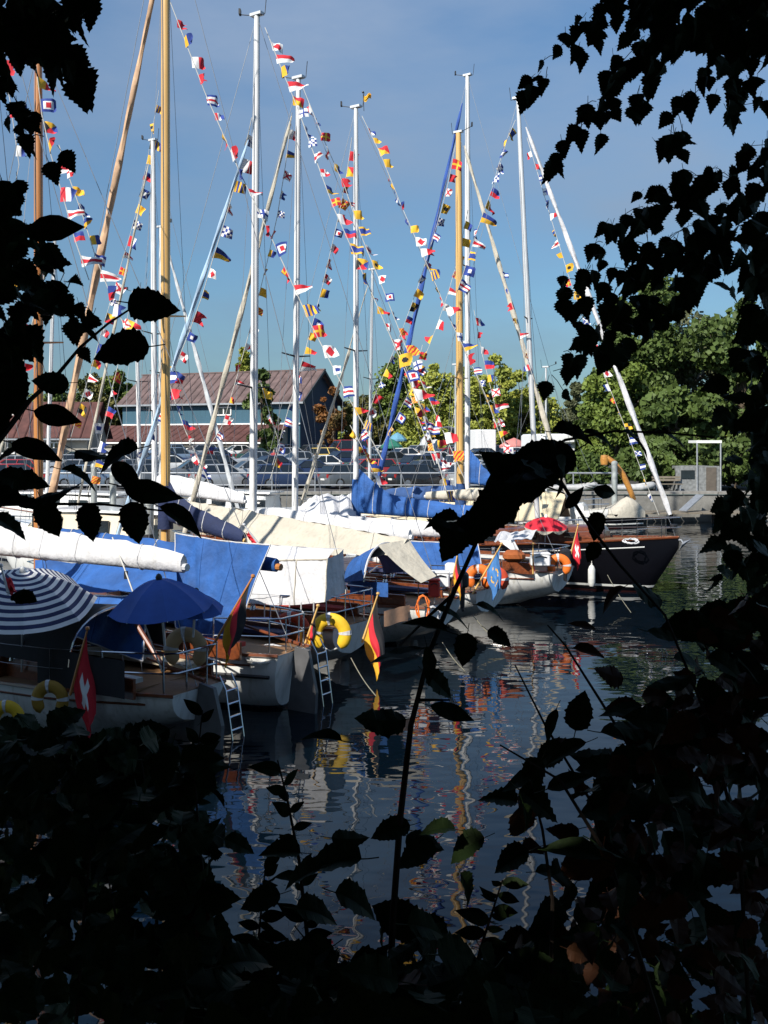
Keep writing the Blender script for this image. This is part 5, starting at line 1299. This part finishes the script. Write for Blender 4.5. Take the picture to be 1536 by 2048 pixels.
outboard('white outboard cover left of the sunlit flag', (902, 1150), 22.4, mhw)
# red instrument hood, brown seat cushion
cu = empty('deck_cushion', P(1025, 1110, 25), 0, 'rounded brown leather cushion behind the blue flag', 'cushion')
rbox(P(1028, 1112, 25), (.55, .4, .3), .1, 'pad', mat('brown_leather', (0.36, 0.10, 0.025), .5), cu, True)
# fenders and mooring lines
fend = mat('fender_white', (0.65, 0.65, 0.62), .5)
def fender(p, label):
    t = empty('fender', p - Vector((0, 0, .3)), 0, label, 'fender', 'fenders between the hulls')
    MB().lathe([(0, -.32), (.07, -.3), (.11, -.2), (.11, .2), (.07, .3), (.025, .34), (.025, .38), (0, .38)], p, 12).build('body', fend, t, True)
    MB().tube([p + Vector((0, 0, .36)), p + Vector((.02, .1, .8))], .01, 5).build('lanyard', cord_m, t)
for b, s, lab in ((bB_, -3.4, 'fender on the near side of the yacht with brown mast'), (bD_, -3.2, 'fender on the yacht with the near golden mast'), (bE_, -3.6, 'fender beside the yacht with the tallest mast'), (bF_, -4.5, 'fender on the yacht with the second white mast'), (bH_, 2.2, 'fender on the side of the black hull')):
    sg = 1 if b is not bH_ else -1
    fender(b.L(s, sg * (b.yat(s) + .12), .5), lab)
def mooring(label, a, b, m=None):
    t = empty('mooring_line', b, 0, label, 'rope', 'mooring lines from the sterns')
    a, b = Vector(a), Vector(b)
    MB().tube([a.lerp(b, k / 8) + Vector((0, 0, -.05 * math.sin(math.pi * k / 8))) for k in range(9)], .010, 5).build('rope', m or mat('wet_rope', (0.2, 0.19, 0.14), .8), t)
mooring('mooring line slanting into the water below the yellow lifebuoy', P(702, 1316, 18), P(752, 1392, 16.6))
mooring('mooring line slanting to the water right of the dark stem', P(885, 1285, 21), P(930, 1342, 19.6))
mooring('green mooring line from the stern near the blue flag', P(945, 1230, 22.5), P(1010, 1295, 21.4))
mooring('thin mooring line below the black bow', P(1215, 1150, 28.4), P(1262, 1225, 26))
# long backstay-like line over the near cockpit
hl = empty('topping_lift', P(245, 1130, 15.4), 0, 'slanting pale line running from the near boom end down to the cockpit', 'rope')
MB().tube([P(225, 1075, 16), P(250, 1140, 15.4), P(290, 1250, 15), P(325, 1345, 14.8)], .013, 5).build('line', cord_m, hl)
MB().box(P(252, 1150, 15.4), (.05, .05, .12)).build('block', black_m, hl)
spar = empty('wooden_spar', P(300, 1290, 15.6), 0, 'varnished wooden spar leaning under the dark blue umbrella', 'spar')
MB().tube([P(265, 1235, 16.2), P(330, 1340, 15.6)], .04, 8).build('pole', mahog, spar, True)
# anchor on the black bow
an = empty('bow_anchor', bH_.L(4.5, 0, 1.4), 0, 'pale anchor hung at the tip of the black bow', 'anchor')
tip = bH_.L(4.45, 0, 1.62)
MB().tube([tip + U * .4, tip - U * .12, tip - U * .22 - Vector((0, 0, .15))], .03, 7).build('shank', galv, an, True)
MB().add([tip - U * .15 + Vector((0, 0, -.06)), tip - U * .42 + Vector((0, 0, .05)), tip - U * .05 + Vector((0, 0, -.32)), tip - U * .2 + Vector((.1, .16, -.12)), tip - U * .2 + Vector((-.1, -.16, -.12))], [(0, 3, 1), (0, 1, 4), (2, 1, 3), (2, 4, 1), (0, 2, 3), (0, 4, 2)]).build('fluke', galv, an)
# ------------------------------------------------------------------ plants on the bank around the camera
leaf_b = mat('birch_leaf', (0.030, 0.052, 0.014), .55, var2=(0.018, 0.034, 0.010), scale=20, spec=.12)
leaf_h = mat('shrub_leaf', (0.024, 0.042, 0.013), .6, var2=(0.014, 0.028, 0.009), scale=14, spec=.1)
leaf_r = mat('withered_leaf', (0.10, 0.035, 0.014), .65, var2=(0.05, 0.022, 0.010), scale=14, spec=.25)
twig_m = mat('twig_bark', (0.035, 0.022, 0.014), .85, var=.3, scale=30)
def leaf_mesh(name, prof, teeth, m, fold, curl, twist, tooth=.06, petiole=.28):
    """leaf 1 unit long along +Y from its base, blade facing +Z, with a stalk behind"""
    L, Rr = [], []
    n = len(prof)
    for i, (y, w) in enumerate(prof):
        for q in ((0, 1.0),) + (((.5, 1 - tooth * 3),) if teeth and 0 < i < n - 1 else ()):
            yy = lerp(y, prof[min(i + 1, n - 1)][0], q[0]); ww = lerp(w, prof[min(i + 1, n - 1)][1], q[0]) * q[1] + (tooth if teeth and q[0] == 0 and 0 < i < n - 1 else 0)
            L.append((yy, ww))
    def pt(y, x):
        z = -fold * abs(x) * -1 + curl * y * y * -1 + twist * x * y
        return (x, y, z + .035 * math.sin(y * 17 + x * 9) * abs(x) * 2)
    mb = MB(); k = len(L)
    for y, w in L: mb.v += [pt(y, -w), pt(y, 0), pt(y, w)]
    for i in range(k - 1):
        a = 3 * i
        mb.face((a, a + 1, a + 4, a + 3)); mb.face((a + 1, a + 2, a + 5, a + 4))
    if petiole:
        mb.tube([(0, -petiole, .02), (0, -.1, .0), (0, .02, 0)], [.012, .012, .014], 4, False)
    return mb.mesh(name, m)
BIRCH = [(0, .02), (.06, .22), (.16, .36), (.28, .41), (.4, .38), (.52, .30), (.64, .21), (.76, .13), (.88, .06), (1, 0)]
HAZEL = [(0, .02), (.04, .14), (.12, .27), (.22, .33), (.31, .30), (.40, .36), (.52, .30), (.60, .31), (.70, .22), (.80, .17), (.90, .07), (1, 0)]
LANCE = [(0, .01), (.08, .11), (.22, .19), (.4, .23), (.58, .20), (.75, .13), (.9, .05), (1, 0)]
LEAF = {}
for k, prof, mm in (('birch', BIRCH, leaf_b), ('broad', HAZEL, leaf_h), ('lance', LANCE, leaf_h), ('brown', HAZEL, leaf_r)):
    LEAF[k] = [leaf_mesh('leaf', prof, k != 'lance', mm, f_, c_, t_, .035 if k == 'birch' else .016 if k != 'lance' else 0) for f_, c_, t_ in ((.25, .15, .1), (.5, .3, -.15), (-.15, -.2, .25), (.35, .5, .3), (.1, .05, -.3))]
rl = random.Random(21)
class Plant:
    def __init__(s, name, loc, label, cat, group=None):
        s.t = empty(name, loc, 0, label, cat, group); s.lv = []; s.tw = []
    def twig(s, pts, r0, r1, name='branch'):
        pts = [P(*p) if len(p) == 3 else p for p in pts]
        n = len(pts)
        MB().tube(pts, [lerp(r0, r1, i / (n - 1)) for i in range(n)], 6).build(name, twig_m, s.t, True)
        return pts
    def leaf(s, p, L, tip, nrm, kind):
        tip = tip.normalized(); nrm = (nrm - tip * nrm.dot(tip))
        nrm = nrm.normalized() if nrm.length > 1e-4 else Vector((0, -1, 0)); x = tip.cross(nrm)
        M = Matrix(((x.x * L, tip.x * L, nrm.x * L, p.x), (x.y * L, tip.y * L, nrm.y * L, p.y), (x.z * L, tip.z * L, nrm.z * L, p.z), (0, 0, 0, 1)))
        s.lv.append((L / max(.3, p.y), M, LEAF[kind][rl.randrange(5)]))
    def leaf_px(s, px, py, D, size, ang, kind='broad', face=.5):
        """leaf centred at a photograph position, size in its pixels, tip towards ang (0 right, 90 down)"""
        L = size / F * D; a = R(ang)
        tip = Vector((math.cos(a), rl.uniform(-.35, .35), -math.sin(a)))
        nr = Vector((rl.gauss(0, face), -1, rl.gauss(0.15, face)))
        if face >= .45:      # leaf lying nearly level, seen from its edge
            nr = Vector((rl.gauss(0, .35), -rl.uniform(.25, .75), 1))
        c = P(px, py, D) - tip.normalized() * L * .5
        s.leaf(c, L, tip, nr, kind)
    def spray(s, pts, n, size, spread, kind='birch', r=.003, hang=1.0, face=.6, twig=True):
        w = [P(*p) for p in pts]
        if twig: s.twig(w, r, r * .35)
        for i in range(n):
            t_ = (i + rl.random()) / n
            p, d = poly_at(w, min(1, t_)); D = p.y
            L = size / F * D * rl.uniform(.65, 1.15)
            off = Vector((rl.gauss(0, 1), rl.gauss(0, 2.2), rl.gauss(-.35, .8))) * (spread / F * D)
            tip = d * .45 + Vector((rl.gauss(0, .45), rl.gauss(0, .45), -hang + rl.gauss(0, .35)))
            q = p + off
            if off.length > .02 and twig and rl.random() < .55:
                MB_tw.append((s, p, q))
            s.leaf(q, L, tip, Vector((rl.gauss(0, face), -1, rl.gauss(0, face))), kind)
    def mass(s, poly, n, D0, D1, size, kind='broad', hang=.5, face=.8, brown=0.0):
        xs = [p[0] for p in poly]; ys = [p[1] for p in poly]; c = 0
        while c < n:
            x, y = rl.uniform(min(xs), max(xs)), rl.uniform(min(ys), max(ys)); ins = False
            for (x1, y1), (x2, y2) in zip(poly, poly[1:] + poly[:1]):
                if (y1 > y) != (y2 > y) and x < (x2 - x1) * (y - y1) / (y2 - y1) + x1: ins = not ins
            if not ins: continue
            D = rl.uniform(D0, D1); L = size / F * D * rl.uniform(.6, 1.25)
            tip = Vector((rl.gauss(0, .8), rl.gauss(0, .7), -hang + rl.gauss(0, .5)))
            if tip.length < .1: continue
            s.leaf(P(x, y, D), L, tip, Vector((rl.gauss(0, face), -1, rl.gauss(.3 if kind == 'birch' else .9, face))), 'brown' if rl.random() < brown else kind); c += 1
    def done(s, limit=300):
        s.lv.sort(key=lambda q: -q[0])
        for _, M, me in s.lv[:limit]:
            o = bpy.data.objects.new('leaf', me); sc.collection.objects.link(o)
            o.parent = s.t; o.matrix_parent_inverse = PI_[s.t.name]; o.matrix_basis = M
        rest = s.lv[limit:]
        if rest:
            v, f = [], []
            for _, M, me in rest:
                k = len(v); v += [tuple(M @ q.co) for q in me.vertices]; f += [tuple(i + k for i in p.vertices) for p in me.polygons]
            mb = MB(); mb.v, mb.f = v, f; mb.m = [0] * len(f)
            mb.build('foliage', rest[0][2].materials[0], s.t)['kind'] = 'stuff'
MB_tw = []
def flush_twigs():
    for s in {id(a[0]): a[0] for a in MB_tw}.values():
        m = MB()
        for q, a, b in MB_tw:
            if q is s: m.tube([a, a.lerp(b, .5) + Vector((0, 0, .004)), b], .0011, 3, False)
        m.build('twigs', twig_m, s.t)['kind'] = 'stuff'
    MB_tw.clear()

# --- birch hanging in from the upper right
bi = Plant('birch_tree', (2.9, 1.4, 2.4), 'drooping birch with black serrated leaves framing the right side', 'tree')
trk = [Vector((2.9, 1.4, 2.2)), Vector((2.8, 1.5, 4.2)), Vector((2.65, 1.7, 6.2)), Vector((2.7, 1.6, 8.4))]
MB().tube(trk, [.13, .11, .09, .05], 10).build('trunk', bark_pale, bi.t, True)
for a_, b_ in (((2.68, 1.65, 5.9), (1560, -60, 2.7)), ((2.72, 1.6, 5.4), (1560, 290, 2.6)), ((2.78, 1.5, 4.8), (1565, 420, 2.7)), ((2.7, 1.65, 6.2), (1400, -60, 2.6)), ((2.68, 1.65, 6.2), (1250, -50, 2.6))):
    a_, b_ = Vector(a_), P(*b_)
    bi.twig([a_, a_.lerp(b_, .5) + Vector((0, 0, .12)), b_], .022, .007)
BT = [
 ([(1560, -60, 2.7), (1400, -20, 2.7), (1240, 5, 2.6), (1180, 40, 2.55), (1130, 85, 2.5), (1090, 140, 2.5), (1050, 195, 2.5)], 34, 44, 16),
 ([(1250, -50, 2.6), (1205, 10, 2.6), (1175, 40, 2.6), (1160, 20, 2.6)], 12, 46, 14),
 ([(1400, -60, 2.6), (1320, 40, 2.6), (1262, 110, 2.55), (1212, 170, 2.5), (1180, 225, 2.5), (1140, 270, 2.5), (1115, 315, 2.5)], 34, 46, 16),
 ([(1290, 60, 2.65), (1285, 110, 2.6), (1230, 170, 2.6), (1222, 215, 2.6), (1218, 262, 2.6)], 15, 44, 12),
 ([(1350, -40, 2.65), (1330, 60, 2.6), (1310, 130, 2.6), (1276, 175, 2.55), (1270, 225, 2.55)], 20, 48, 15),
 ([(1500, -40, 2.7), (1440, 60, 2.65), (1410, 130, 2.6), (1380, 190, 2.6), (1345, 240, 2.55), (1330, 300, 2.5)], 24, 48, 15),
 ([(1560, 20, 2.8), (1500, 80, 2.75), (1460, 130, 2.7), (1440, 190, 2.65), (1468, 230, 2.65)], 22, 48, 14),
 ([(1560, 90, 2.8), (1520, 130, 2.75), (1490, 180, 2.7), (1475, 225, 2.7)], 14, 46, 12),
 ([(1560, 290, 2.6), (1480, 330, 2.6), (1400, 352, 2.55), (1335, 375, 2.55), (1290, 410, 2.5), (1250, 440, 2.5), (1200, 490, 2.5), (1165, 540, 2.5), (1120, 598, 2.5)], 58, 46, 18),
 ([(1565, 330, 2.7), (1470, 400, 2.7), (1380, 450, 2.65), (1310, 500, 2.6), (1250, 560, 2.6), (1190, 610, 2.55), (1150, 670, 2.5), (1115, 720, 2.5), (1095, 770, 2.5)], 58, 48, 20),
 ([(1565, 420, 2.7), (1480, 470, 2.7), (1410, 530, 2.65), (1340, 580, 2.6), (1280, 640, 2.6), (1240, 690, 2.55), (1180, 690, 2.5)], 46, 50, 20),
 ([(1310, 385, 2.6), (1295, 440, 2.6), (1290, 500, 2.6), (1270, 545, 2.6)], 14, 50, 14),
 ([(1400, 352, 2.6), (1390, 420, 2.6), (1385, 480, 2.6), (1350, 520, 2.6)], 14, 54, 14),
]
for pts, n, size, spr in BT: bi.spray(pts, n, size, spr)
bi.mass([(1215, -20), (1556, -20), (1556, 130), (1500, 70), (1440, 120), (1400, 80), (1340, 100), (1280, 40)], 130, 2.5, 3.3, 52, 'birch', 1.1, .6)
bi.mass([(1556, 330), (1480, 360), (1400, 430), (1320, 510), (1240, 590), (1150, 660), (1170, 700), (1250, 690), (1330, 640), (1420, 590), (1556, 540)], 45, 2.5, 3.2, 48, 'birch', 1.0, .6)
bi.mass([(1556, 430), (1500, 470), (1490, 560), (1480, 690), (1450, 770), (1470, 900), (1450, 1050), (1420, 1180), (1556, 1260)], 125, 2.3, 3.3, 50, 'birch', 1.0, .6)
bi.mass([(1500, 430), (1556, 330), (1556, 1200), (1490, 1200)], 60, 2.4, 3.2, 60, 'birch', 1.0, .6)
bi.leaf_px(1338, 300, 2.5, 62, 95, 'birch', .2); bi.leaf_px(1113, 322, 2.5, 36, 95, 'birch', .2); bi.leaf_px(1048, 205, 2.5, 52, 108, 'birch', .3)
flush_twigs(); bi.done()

# --- alder at the left edge
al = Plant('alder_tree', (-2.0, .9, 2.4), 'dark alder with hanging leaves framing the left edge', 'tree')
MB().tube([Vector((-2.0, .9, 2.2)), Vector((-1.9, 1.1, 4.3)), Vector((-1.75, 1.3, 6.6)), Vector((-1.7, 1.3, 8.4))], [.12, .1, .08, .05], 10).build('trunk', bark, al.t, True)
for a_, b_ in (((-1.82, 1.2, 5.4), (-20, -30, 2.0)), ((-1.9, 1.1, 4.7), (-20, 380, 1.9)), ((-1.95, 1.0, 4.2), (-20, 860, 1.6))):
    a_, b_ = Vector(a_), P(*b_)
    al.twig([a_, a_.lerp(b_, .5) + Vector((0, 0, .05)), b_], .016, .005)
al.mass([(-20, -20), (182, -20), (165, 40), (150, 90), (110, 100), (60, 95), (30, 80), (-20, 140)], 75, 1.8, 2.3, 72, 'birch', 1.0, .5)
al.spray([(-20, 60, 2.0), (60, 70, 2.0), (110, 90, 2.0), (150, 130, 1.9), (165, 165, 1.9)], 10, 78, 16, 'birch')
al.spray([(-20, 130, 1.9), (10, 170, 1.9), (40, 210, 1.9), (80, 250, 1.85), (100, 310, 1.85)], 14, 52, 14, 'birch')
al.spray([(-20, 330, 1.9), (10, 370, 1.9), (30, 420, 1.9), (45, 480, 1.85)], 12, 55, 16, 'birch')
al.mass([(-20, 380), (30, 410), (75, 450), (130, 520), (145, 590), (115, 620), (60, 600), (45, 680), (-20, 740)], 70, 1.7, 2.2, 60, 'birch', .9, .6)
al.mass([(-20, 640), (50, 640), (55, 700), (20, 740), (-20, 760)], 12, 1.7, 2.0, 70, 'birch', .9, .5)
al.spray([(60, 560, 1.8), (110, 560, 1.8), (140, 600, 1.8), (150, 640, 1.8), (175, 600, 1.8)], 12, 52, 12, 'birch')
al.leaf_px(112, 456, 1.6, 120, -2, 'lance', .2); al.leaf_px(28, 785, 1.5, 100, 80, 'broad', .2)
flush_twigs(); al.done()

# --- hazel reaching in from the left with large leaves
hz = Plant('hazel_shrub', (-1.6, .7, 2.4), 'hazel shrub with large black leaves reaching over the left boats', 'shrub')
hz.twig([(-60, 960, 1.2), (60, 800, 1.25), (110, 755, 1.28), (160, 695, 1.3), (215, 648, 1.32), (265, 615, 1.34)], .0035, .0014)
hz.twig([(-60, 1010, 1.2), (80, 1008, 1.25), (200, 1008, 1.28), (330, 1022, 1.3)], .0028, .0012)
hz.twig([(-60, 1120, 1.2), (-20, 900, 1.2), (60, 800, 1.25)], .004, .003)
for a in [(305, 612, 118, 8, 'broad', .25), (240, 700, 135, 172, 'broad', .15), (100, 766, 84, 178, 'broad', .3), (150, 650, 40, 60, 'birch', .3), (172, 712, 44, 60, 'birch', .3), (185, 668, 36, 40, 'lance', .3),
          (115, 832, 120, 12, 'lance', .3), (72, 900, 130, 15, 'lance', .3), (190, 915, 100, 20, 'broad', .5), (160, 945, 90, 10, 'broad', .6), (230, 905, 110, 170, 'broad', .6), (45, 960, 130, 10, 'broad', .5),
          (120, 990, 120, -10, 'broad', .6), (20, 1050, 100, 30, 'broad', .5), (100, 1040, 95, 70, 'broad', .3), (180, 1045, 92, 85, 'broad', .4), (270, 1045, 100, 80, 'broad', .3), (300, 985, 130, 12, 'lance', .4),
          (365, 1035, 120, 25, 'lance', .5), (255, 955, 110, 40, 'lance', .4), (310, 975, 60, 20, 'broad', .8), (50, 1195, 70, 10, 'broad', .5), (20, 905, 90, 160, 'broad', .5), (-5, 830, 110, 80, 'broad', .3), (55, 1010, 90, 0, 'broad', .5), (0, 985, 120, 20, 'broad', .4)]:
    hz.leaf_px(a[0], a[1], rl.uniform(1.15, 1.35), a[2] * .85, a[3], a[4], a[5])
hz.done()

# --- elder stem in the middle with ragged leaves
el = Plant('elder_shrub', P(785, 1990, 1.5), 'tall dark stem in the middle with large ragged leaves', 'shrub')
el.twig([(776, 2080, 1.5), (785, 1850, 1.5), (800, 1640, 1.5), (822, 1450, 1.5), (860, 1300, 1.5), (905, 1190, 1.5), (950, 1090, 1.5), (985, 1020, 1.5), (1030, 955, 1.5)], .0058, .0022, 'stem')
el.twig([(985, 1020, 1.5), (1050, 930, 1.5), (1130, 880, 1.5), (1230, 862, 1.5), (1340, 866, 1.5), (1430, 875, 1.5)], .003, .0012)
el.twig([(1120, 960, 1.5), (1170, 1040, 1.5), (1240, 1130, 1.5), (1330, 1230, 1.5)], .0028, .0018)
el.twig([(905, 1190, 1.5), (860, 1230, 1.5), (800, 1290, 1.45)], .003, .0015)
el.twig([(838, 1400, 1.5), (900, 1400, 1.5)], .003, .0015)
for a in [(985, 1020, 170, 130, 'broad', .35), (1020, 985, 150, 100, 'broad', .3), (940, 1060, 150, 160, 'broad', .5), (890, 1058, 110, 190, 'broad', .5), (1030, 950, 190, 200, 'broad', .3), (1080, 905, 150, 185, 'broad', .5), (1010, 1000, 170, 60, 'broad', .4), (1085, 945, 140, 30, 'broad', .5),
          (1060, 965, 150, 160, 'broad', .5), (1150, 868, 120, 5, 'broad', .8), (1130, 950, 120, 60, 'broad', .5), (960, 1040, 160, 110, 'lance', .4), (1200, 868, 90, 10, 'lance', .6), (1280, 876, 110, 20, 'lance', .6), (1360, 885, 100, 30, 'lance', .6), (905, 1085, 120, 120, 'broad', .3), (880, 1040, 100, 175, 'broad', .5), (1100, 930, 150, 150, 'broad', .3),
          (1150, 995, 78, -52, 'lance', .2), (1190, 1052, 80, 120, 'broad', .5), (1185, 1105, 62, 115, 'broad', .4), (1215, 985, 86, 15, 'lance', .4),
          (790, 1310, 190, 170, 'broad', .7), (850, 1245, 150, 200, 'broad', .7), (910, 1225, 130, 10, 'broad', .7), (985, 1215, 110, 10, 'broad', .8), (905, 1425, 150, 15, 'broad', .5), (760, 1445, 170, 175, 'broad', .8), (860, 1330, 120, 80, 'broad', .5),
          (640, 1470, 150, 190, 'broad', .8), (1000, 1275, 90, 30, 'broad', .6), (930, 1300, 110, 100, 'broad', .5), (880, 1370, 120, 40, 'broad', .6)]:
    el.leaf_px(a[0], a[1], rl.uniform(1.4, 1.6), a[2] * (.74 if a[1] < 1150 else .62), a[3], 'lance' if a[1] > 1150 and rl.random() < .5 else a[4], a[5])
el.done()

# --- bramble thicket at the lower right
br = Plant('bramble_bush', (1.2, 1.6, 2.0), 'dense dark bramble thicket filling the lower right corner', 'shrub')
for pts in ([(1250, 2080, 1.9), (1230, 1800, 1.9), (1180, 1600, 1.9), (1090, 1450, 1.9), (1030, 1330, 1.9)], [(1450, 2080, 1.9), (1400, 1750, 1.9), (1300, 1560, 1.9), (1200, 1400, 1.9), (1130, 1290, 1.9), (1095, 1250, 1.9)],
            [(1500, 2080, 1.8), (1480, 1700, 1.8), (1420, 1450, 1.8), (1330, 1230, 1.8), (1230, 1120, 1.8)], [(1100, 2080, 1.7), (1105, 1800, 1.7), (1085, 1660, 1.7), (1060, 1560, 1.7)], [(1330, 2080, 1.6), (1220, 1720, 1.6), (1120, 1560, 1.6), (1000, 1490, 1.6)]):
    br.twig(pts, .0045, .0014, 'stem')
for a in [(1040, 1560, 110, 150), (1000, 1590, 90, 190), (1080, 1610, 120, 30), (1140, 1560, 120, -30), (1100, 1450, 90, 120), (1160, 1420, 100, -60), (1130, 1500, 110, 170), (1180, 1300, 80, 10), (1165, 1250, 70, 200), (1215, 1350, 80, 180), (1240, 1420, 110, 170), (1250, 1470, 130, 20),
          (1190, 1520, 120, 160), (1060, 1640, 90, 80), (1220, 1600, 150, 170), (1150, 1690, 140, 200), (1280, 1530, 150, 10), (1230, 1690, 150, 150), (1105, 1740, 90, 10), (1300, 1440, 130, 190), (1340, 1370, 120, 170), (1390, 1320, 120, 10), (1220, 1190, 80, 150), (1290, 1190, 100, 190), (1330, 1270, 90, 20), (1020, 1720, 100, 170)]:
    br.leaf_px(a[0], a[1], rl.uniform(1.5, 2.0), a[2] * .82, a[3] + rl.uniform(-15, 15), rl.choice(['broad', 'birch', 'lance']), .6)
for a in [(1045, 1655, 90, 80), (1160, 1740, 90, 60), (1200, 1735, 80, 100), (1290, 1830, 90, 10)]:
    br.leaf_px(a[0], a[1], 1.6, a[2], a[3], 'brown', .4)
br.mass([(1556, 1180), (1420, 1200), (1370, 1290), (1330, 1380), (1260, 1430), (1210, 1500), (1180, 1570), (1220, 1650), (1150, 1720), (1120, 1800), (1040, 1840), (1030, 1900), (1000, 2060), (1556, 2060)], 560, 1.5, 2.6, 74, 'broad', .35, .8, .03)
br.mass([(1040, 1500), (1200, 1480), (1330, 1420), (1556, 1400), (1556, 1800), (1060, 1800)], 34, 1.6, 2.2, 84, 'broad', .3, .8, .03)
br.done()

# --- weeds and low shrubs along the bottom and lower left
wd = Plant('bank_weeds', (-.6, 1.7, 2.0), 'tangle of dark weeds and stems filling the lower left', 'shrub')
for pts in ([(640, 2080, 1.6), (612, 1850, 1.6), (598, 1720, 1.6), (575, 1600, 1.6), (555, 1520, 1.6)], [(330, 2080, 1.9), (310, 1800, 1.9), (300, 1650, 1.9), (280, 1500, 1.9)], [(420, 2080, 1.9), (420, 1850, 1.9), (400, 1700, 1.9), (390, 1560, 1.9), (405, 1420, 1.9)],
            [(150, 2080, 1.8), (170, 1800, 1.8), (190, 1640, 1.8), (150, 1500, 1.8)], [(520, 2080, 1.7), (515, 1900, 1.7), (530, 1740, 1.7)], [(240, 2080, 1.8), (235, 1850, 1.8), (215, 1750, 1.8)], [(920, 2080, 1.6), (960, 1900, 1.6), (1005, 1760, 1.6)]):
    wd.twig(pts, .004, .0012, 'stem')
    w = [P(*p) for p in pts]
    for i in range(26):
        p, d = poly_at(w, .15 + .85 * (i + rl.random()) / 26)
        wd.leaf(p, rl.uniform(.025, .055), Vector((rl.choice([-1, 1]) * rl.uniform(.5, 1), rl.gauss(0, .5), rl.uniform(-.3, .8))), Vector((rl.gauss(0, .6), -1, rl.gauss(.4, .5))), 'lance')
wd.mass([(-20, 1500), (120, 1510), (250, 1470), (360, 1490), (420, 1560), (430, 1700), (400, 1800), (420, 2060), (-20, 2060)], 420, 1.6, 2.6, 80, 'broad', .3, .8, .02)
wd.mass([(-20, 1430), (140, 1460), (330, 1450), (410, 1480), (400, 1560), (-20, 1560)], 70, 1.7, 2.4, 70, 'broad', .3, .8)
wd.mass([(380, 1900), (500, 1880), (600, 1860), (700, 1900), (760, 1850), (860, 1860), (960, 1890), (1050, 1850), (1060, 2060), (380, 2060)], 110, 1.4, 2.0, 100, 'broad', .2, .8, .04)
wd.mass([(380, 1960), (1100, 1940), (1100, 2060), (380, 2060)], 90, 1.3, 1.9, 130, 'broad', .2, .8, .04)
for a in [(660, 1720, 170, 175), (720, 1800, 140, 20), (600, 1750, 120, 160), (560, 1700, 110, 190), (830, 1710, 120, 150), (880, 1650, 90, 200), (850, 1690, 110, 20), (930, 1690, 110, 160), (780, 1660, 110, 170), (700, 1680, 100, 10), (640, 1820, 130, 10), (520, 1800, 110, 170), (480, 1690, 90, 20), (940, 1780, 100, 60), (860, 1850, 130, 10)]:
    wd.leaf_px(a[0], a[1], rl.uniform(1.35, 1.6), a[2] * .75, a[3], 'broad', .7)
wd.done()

# ------------------------------------------------------------------ tall trees on the bank behind and beside the camera: they keep the bank in shade
def bank_tree(x, y, h, r, zc, label, seed, n=9000):
    rnd = np.random.default_rng(seed); rr = random.Random(seed)
    t = empty('bank_tree', (x, y, 2.5), 0, label, 'tree', 'trees on the bank behind the viewer')
    tx, ty = (x, y) if (y < .5 or y > 3.2 or x < -5) else (x - 1.5, -2.5)
    MB().tube([(tx, ty, .3), (lerp(tx, x, .3), lerp(ty, y, .15), h * .5), (x, y + .1, h * .9)], [.24, .18, .05], 8).build('trunk', bark, t, True)
    cen = rnd.normal(size=(n, 3)); cen /= np.linalg.norm(cen, axis=1)[:, None]; cen *= rnd.uniform(.35, 1, size=(n, 1)) ** .5
    cen = cen * np.array([r, r, (h - zc) if zc else h / 2]) + np.array([x, y, zc])
    # nothing may reach into the view
    keep = ~((cen[:, 1] > .2) & (np.abs(cen[:, 0]) < .42 * cen[:, 1] + .5) & (cen[:, 2] < HC + .47 * cen[:, 1] + .5))
    cen = cen[keep & (cen[:, 2] > (2.6 if y < 3 else .6))]
    co = link('crown', quads('crown', leafcloud(cen, .19, rnd), [leaf_h]), t, True); co['kind'] = 'stuff'
bank_tree(-4.2, -2.2, 14.5, 4.6, 8.4, 'tall tree on the bank just behind the viewer to the left', 61, 22000)
bank_tree(2.6, -2.4, 13, 4.2, 7.6, 'tall tree on the bank just behind the viewer to the right', 62, 10000)
bank_tree(-.5, 3.0, 13.5, 5.2, 9.5, 'added overhanging tree above the viewer, keeps sky light off the leaves', 67, 14000)  # added out of view to block sky light from the near leaves
bank_tree(-15, 2.5, 12.5, 4.0, 7.5, 'added tall tree on the left bank, blocks sky light', 68, 9000)  # added unseen to cut the sky light on the left-hand boats
bank_tree(-7.9, 8.2, 9.1, 1.6, 4.8, 'willow on the left bank nearest the yachts', 63, 7000)
bank_tree(-10.5, 8.4, 9.3, 1.9, 5.2, 'willow on the left bank, second from the yachts', 64, 8000)
bank_tree(-13.4, 8.6, 9.6, 1.9, 5.2, 'willow on the left bank, third from the yachts', 65, 8000)
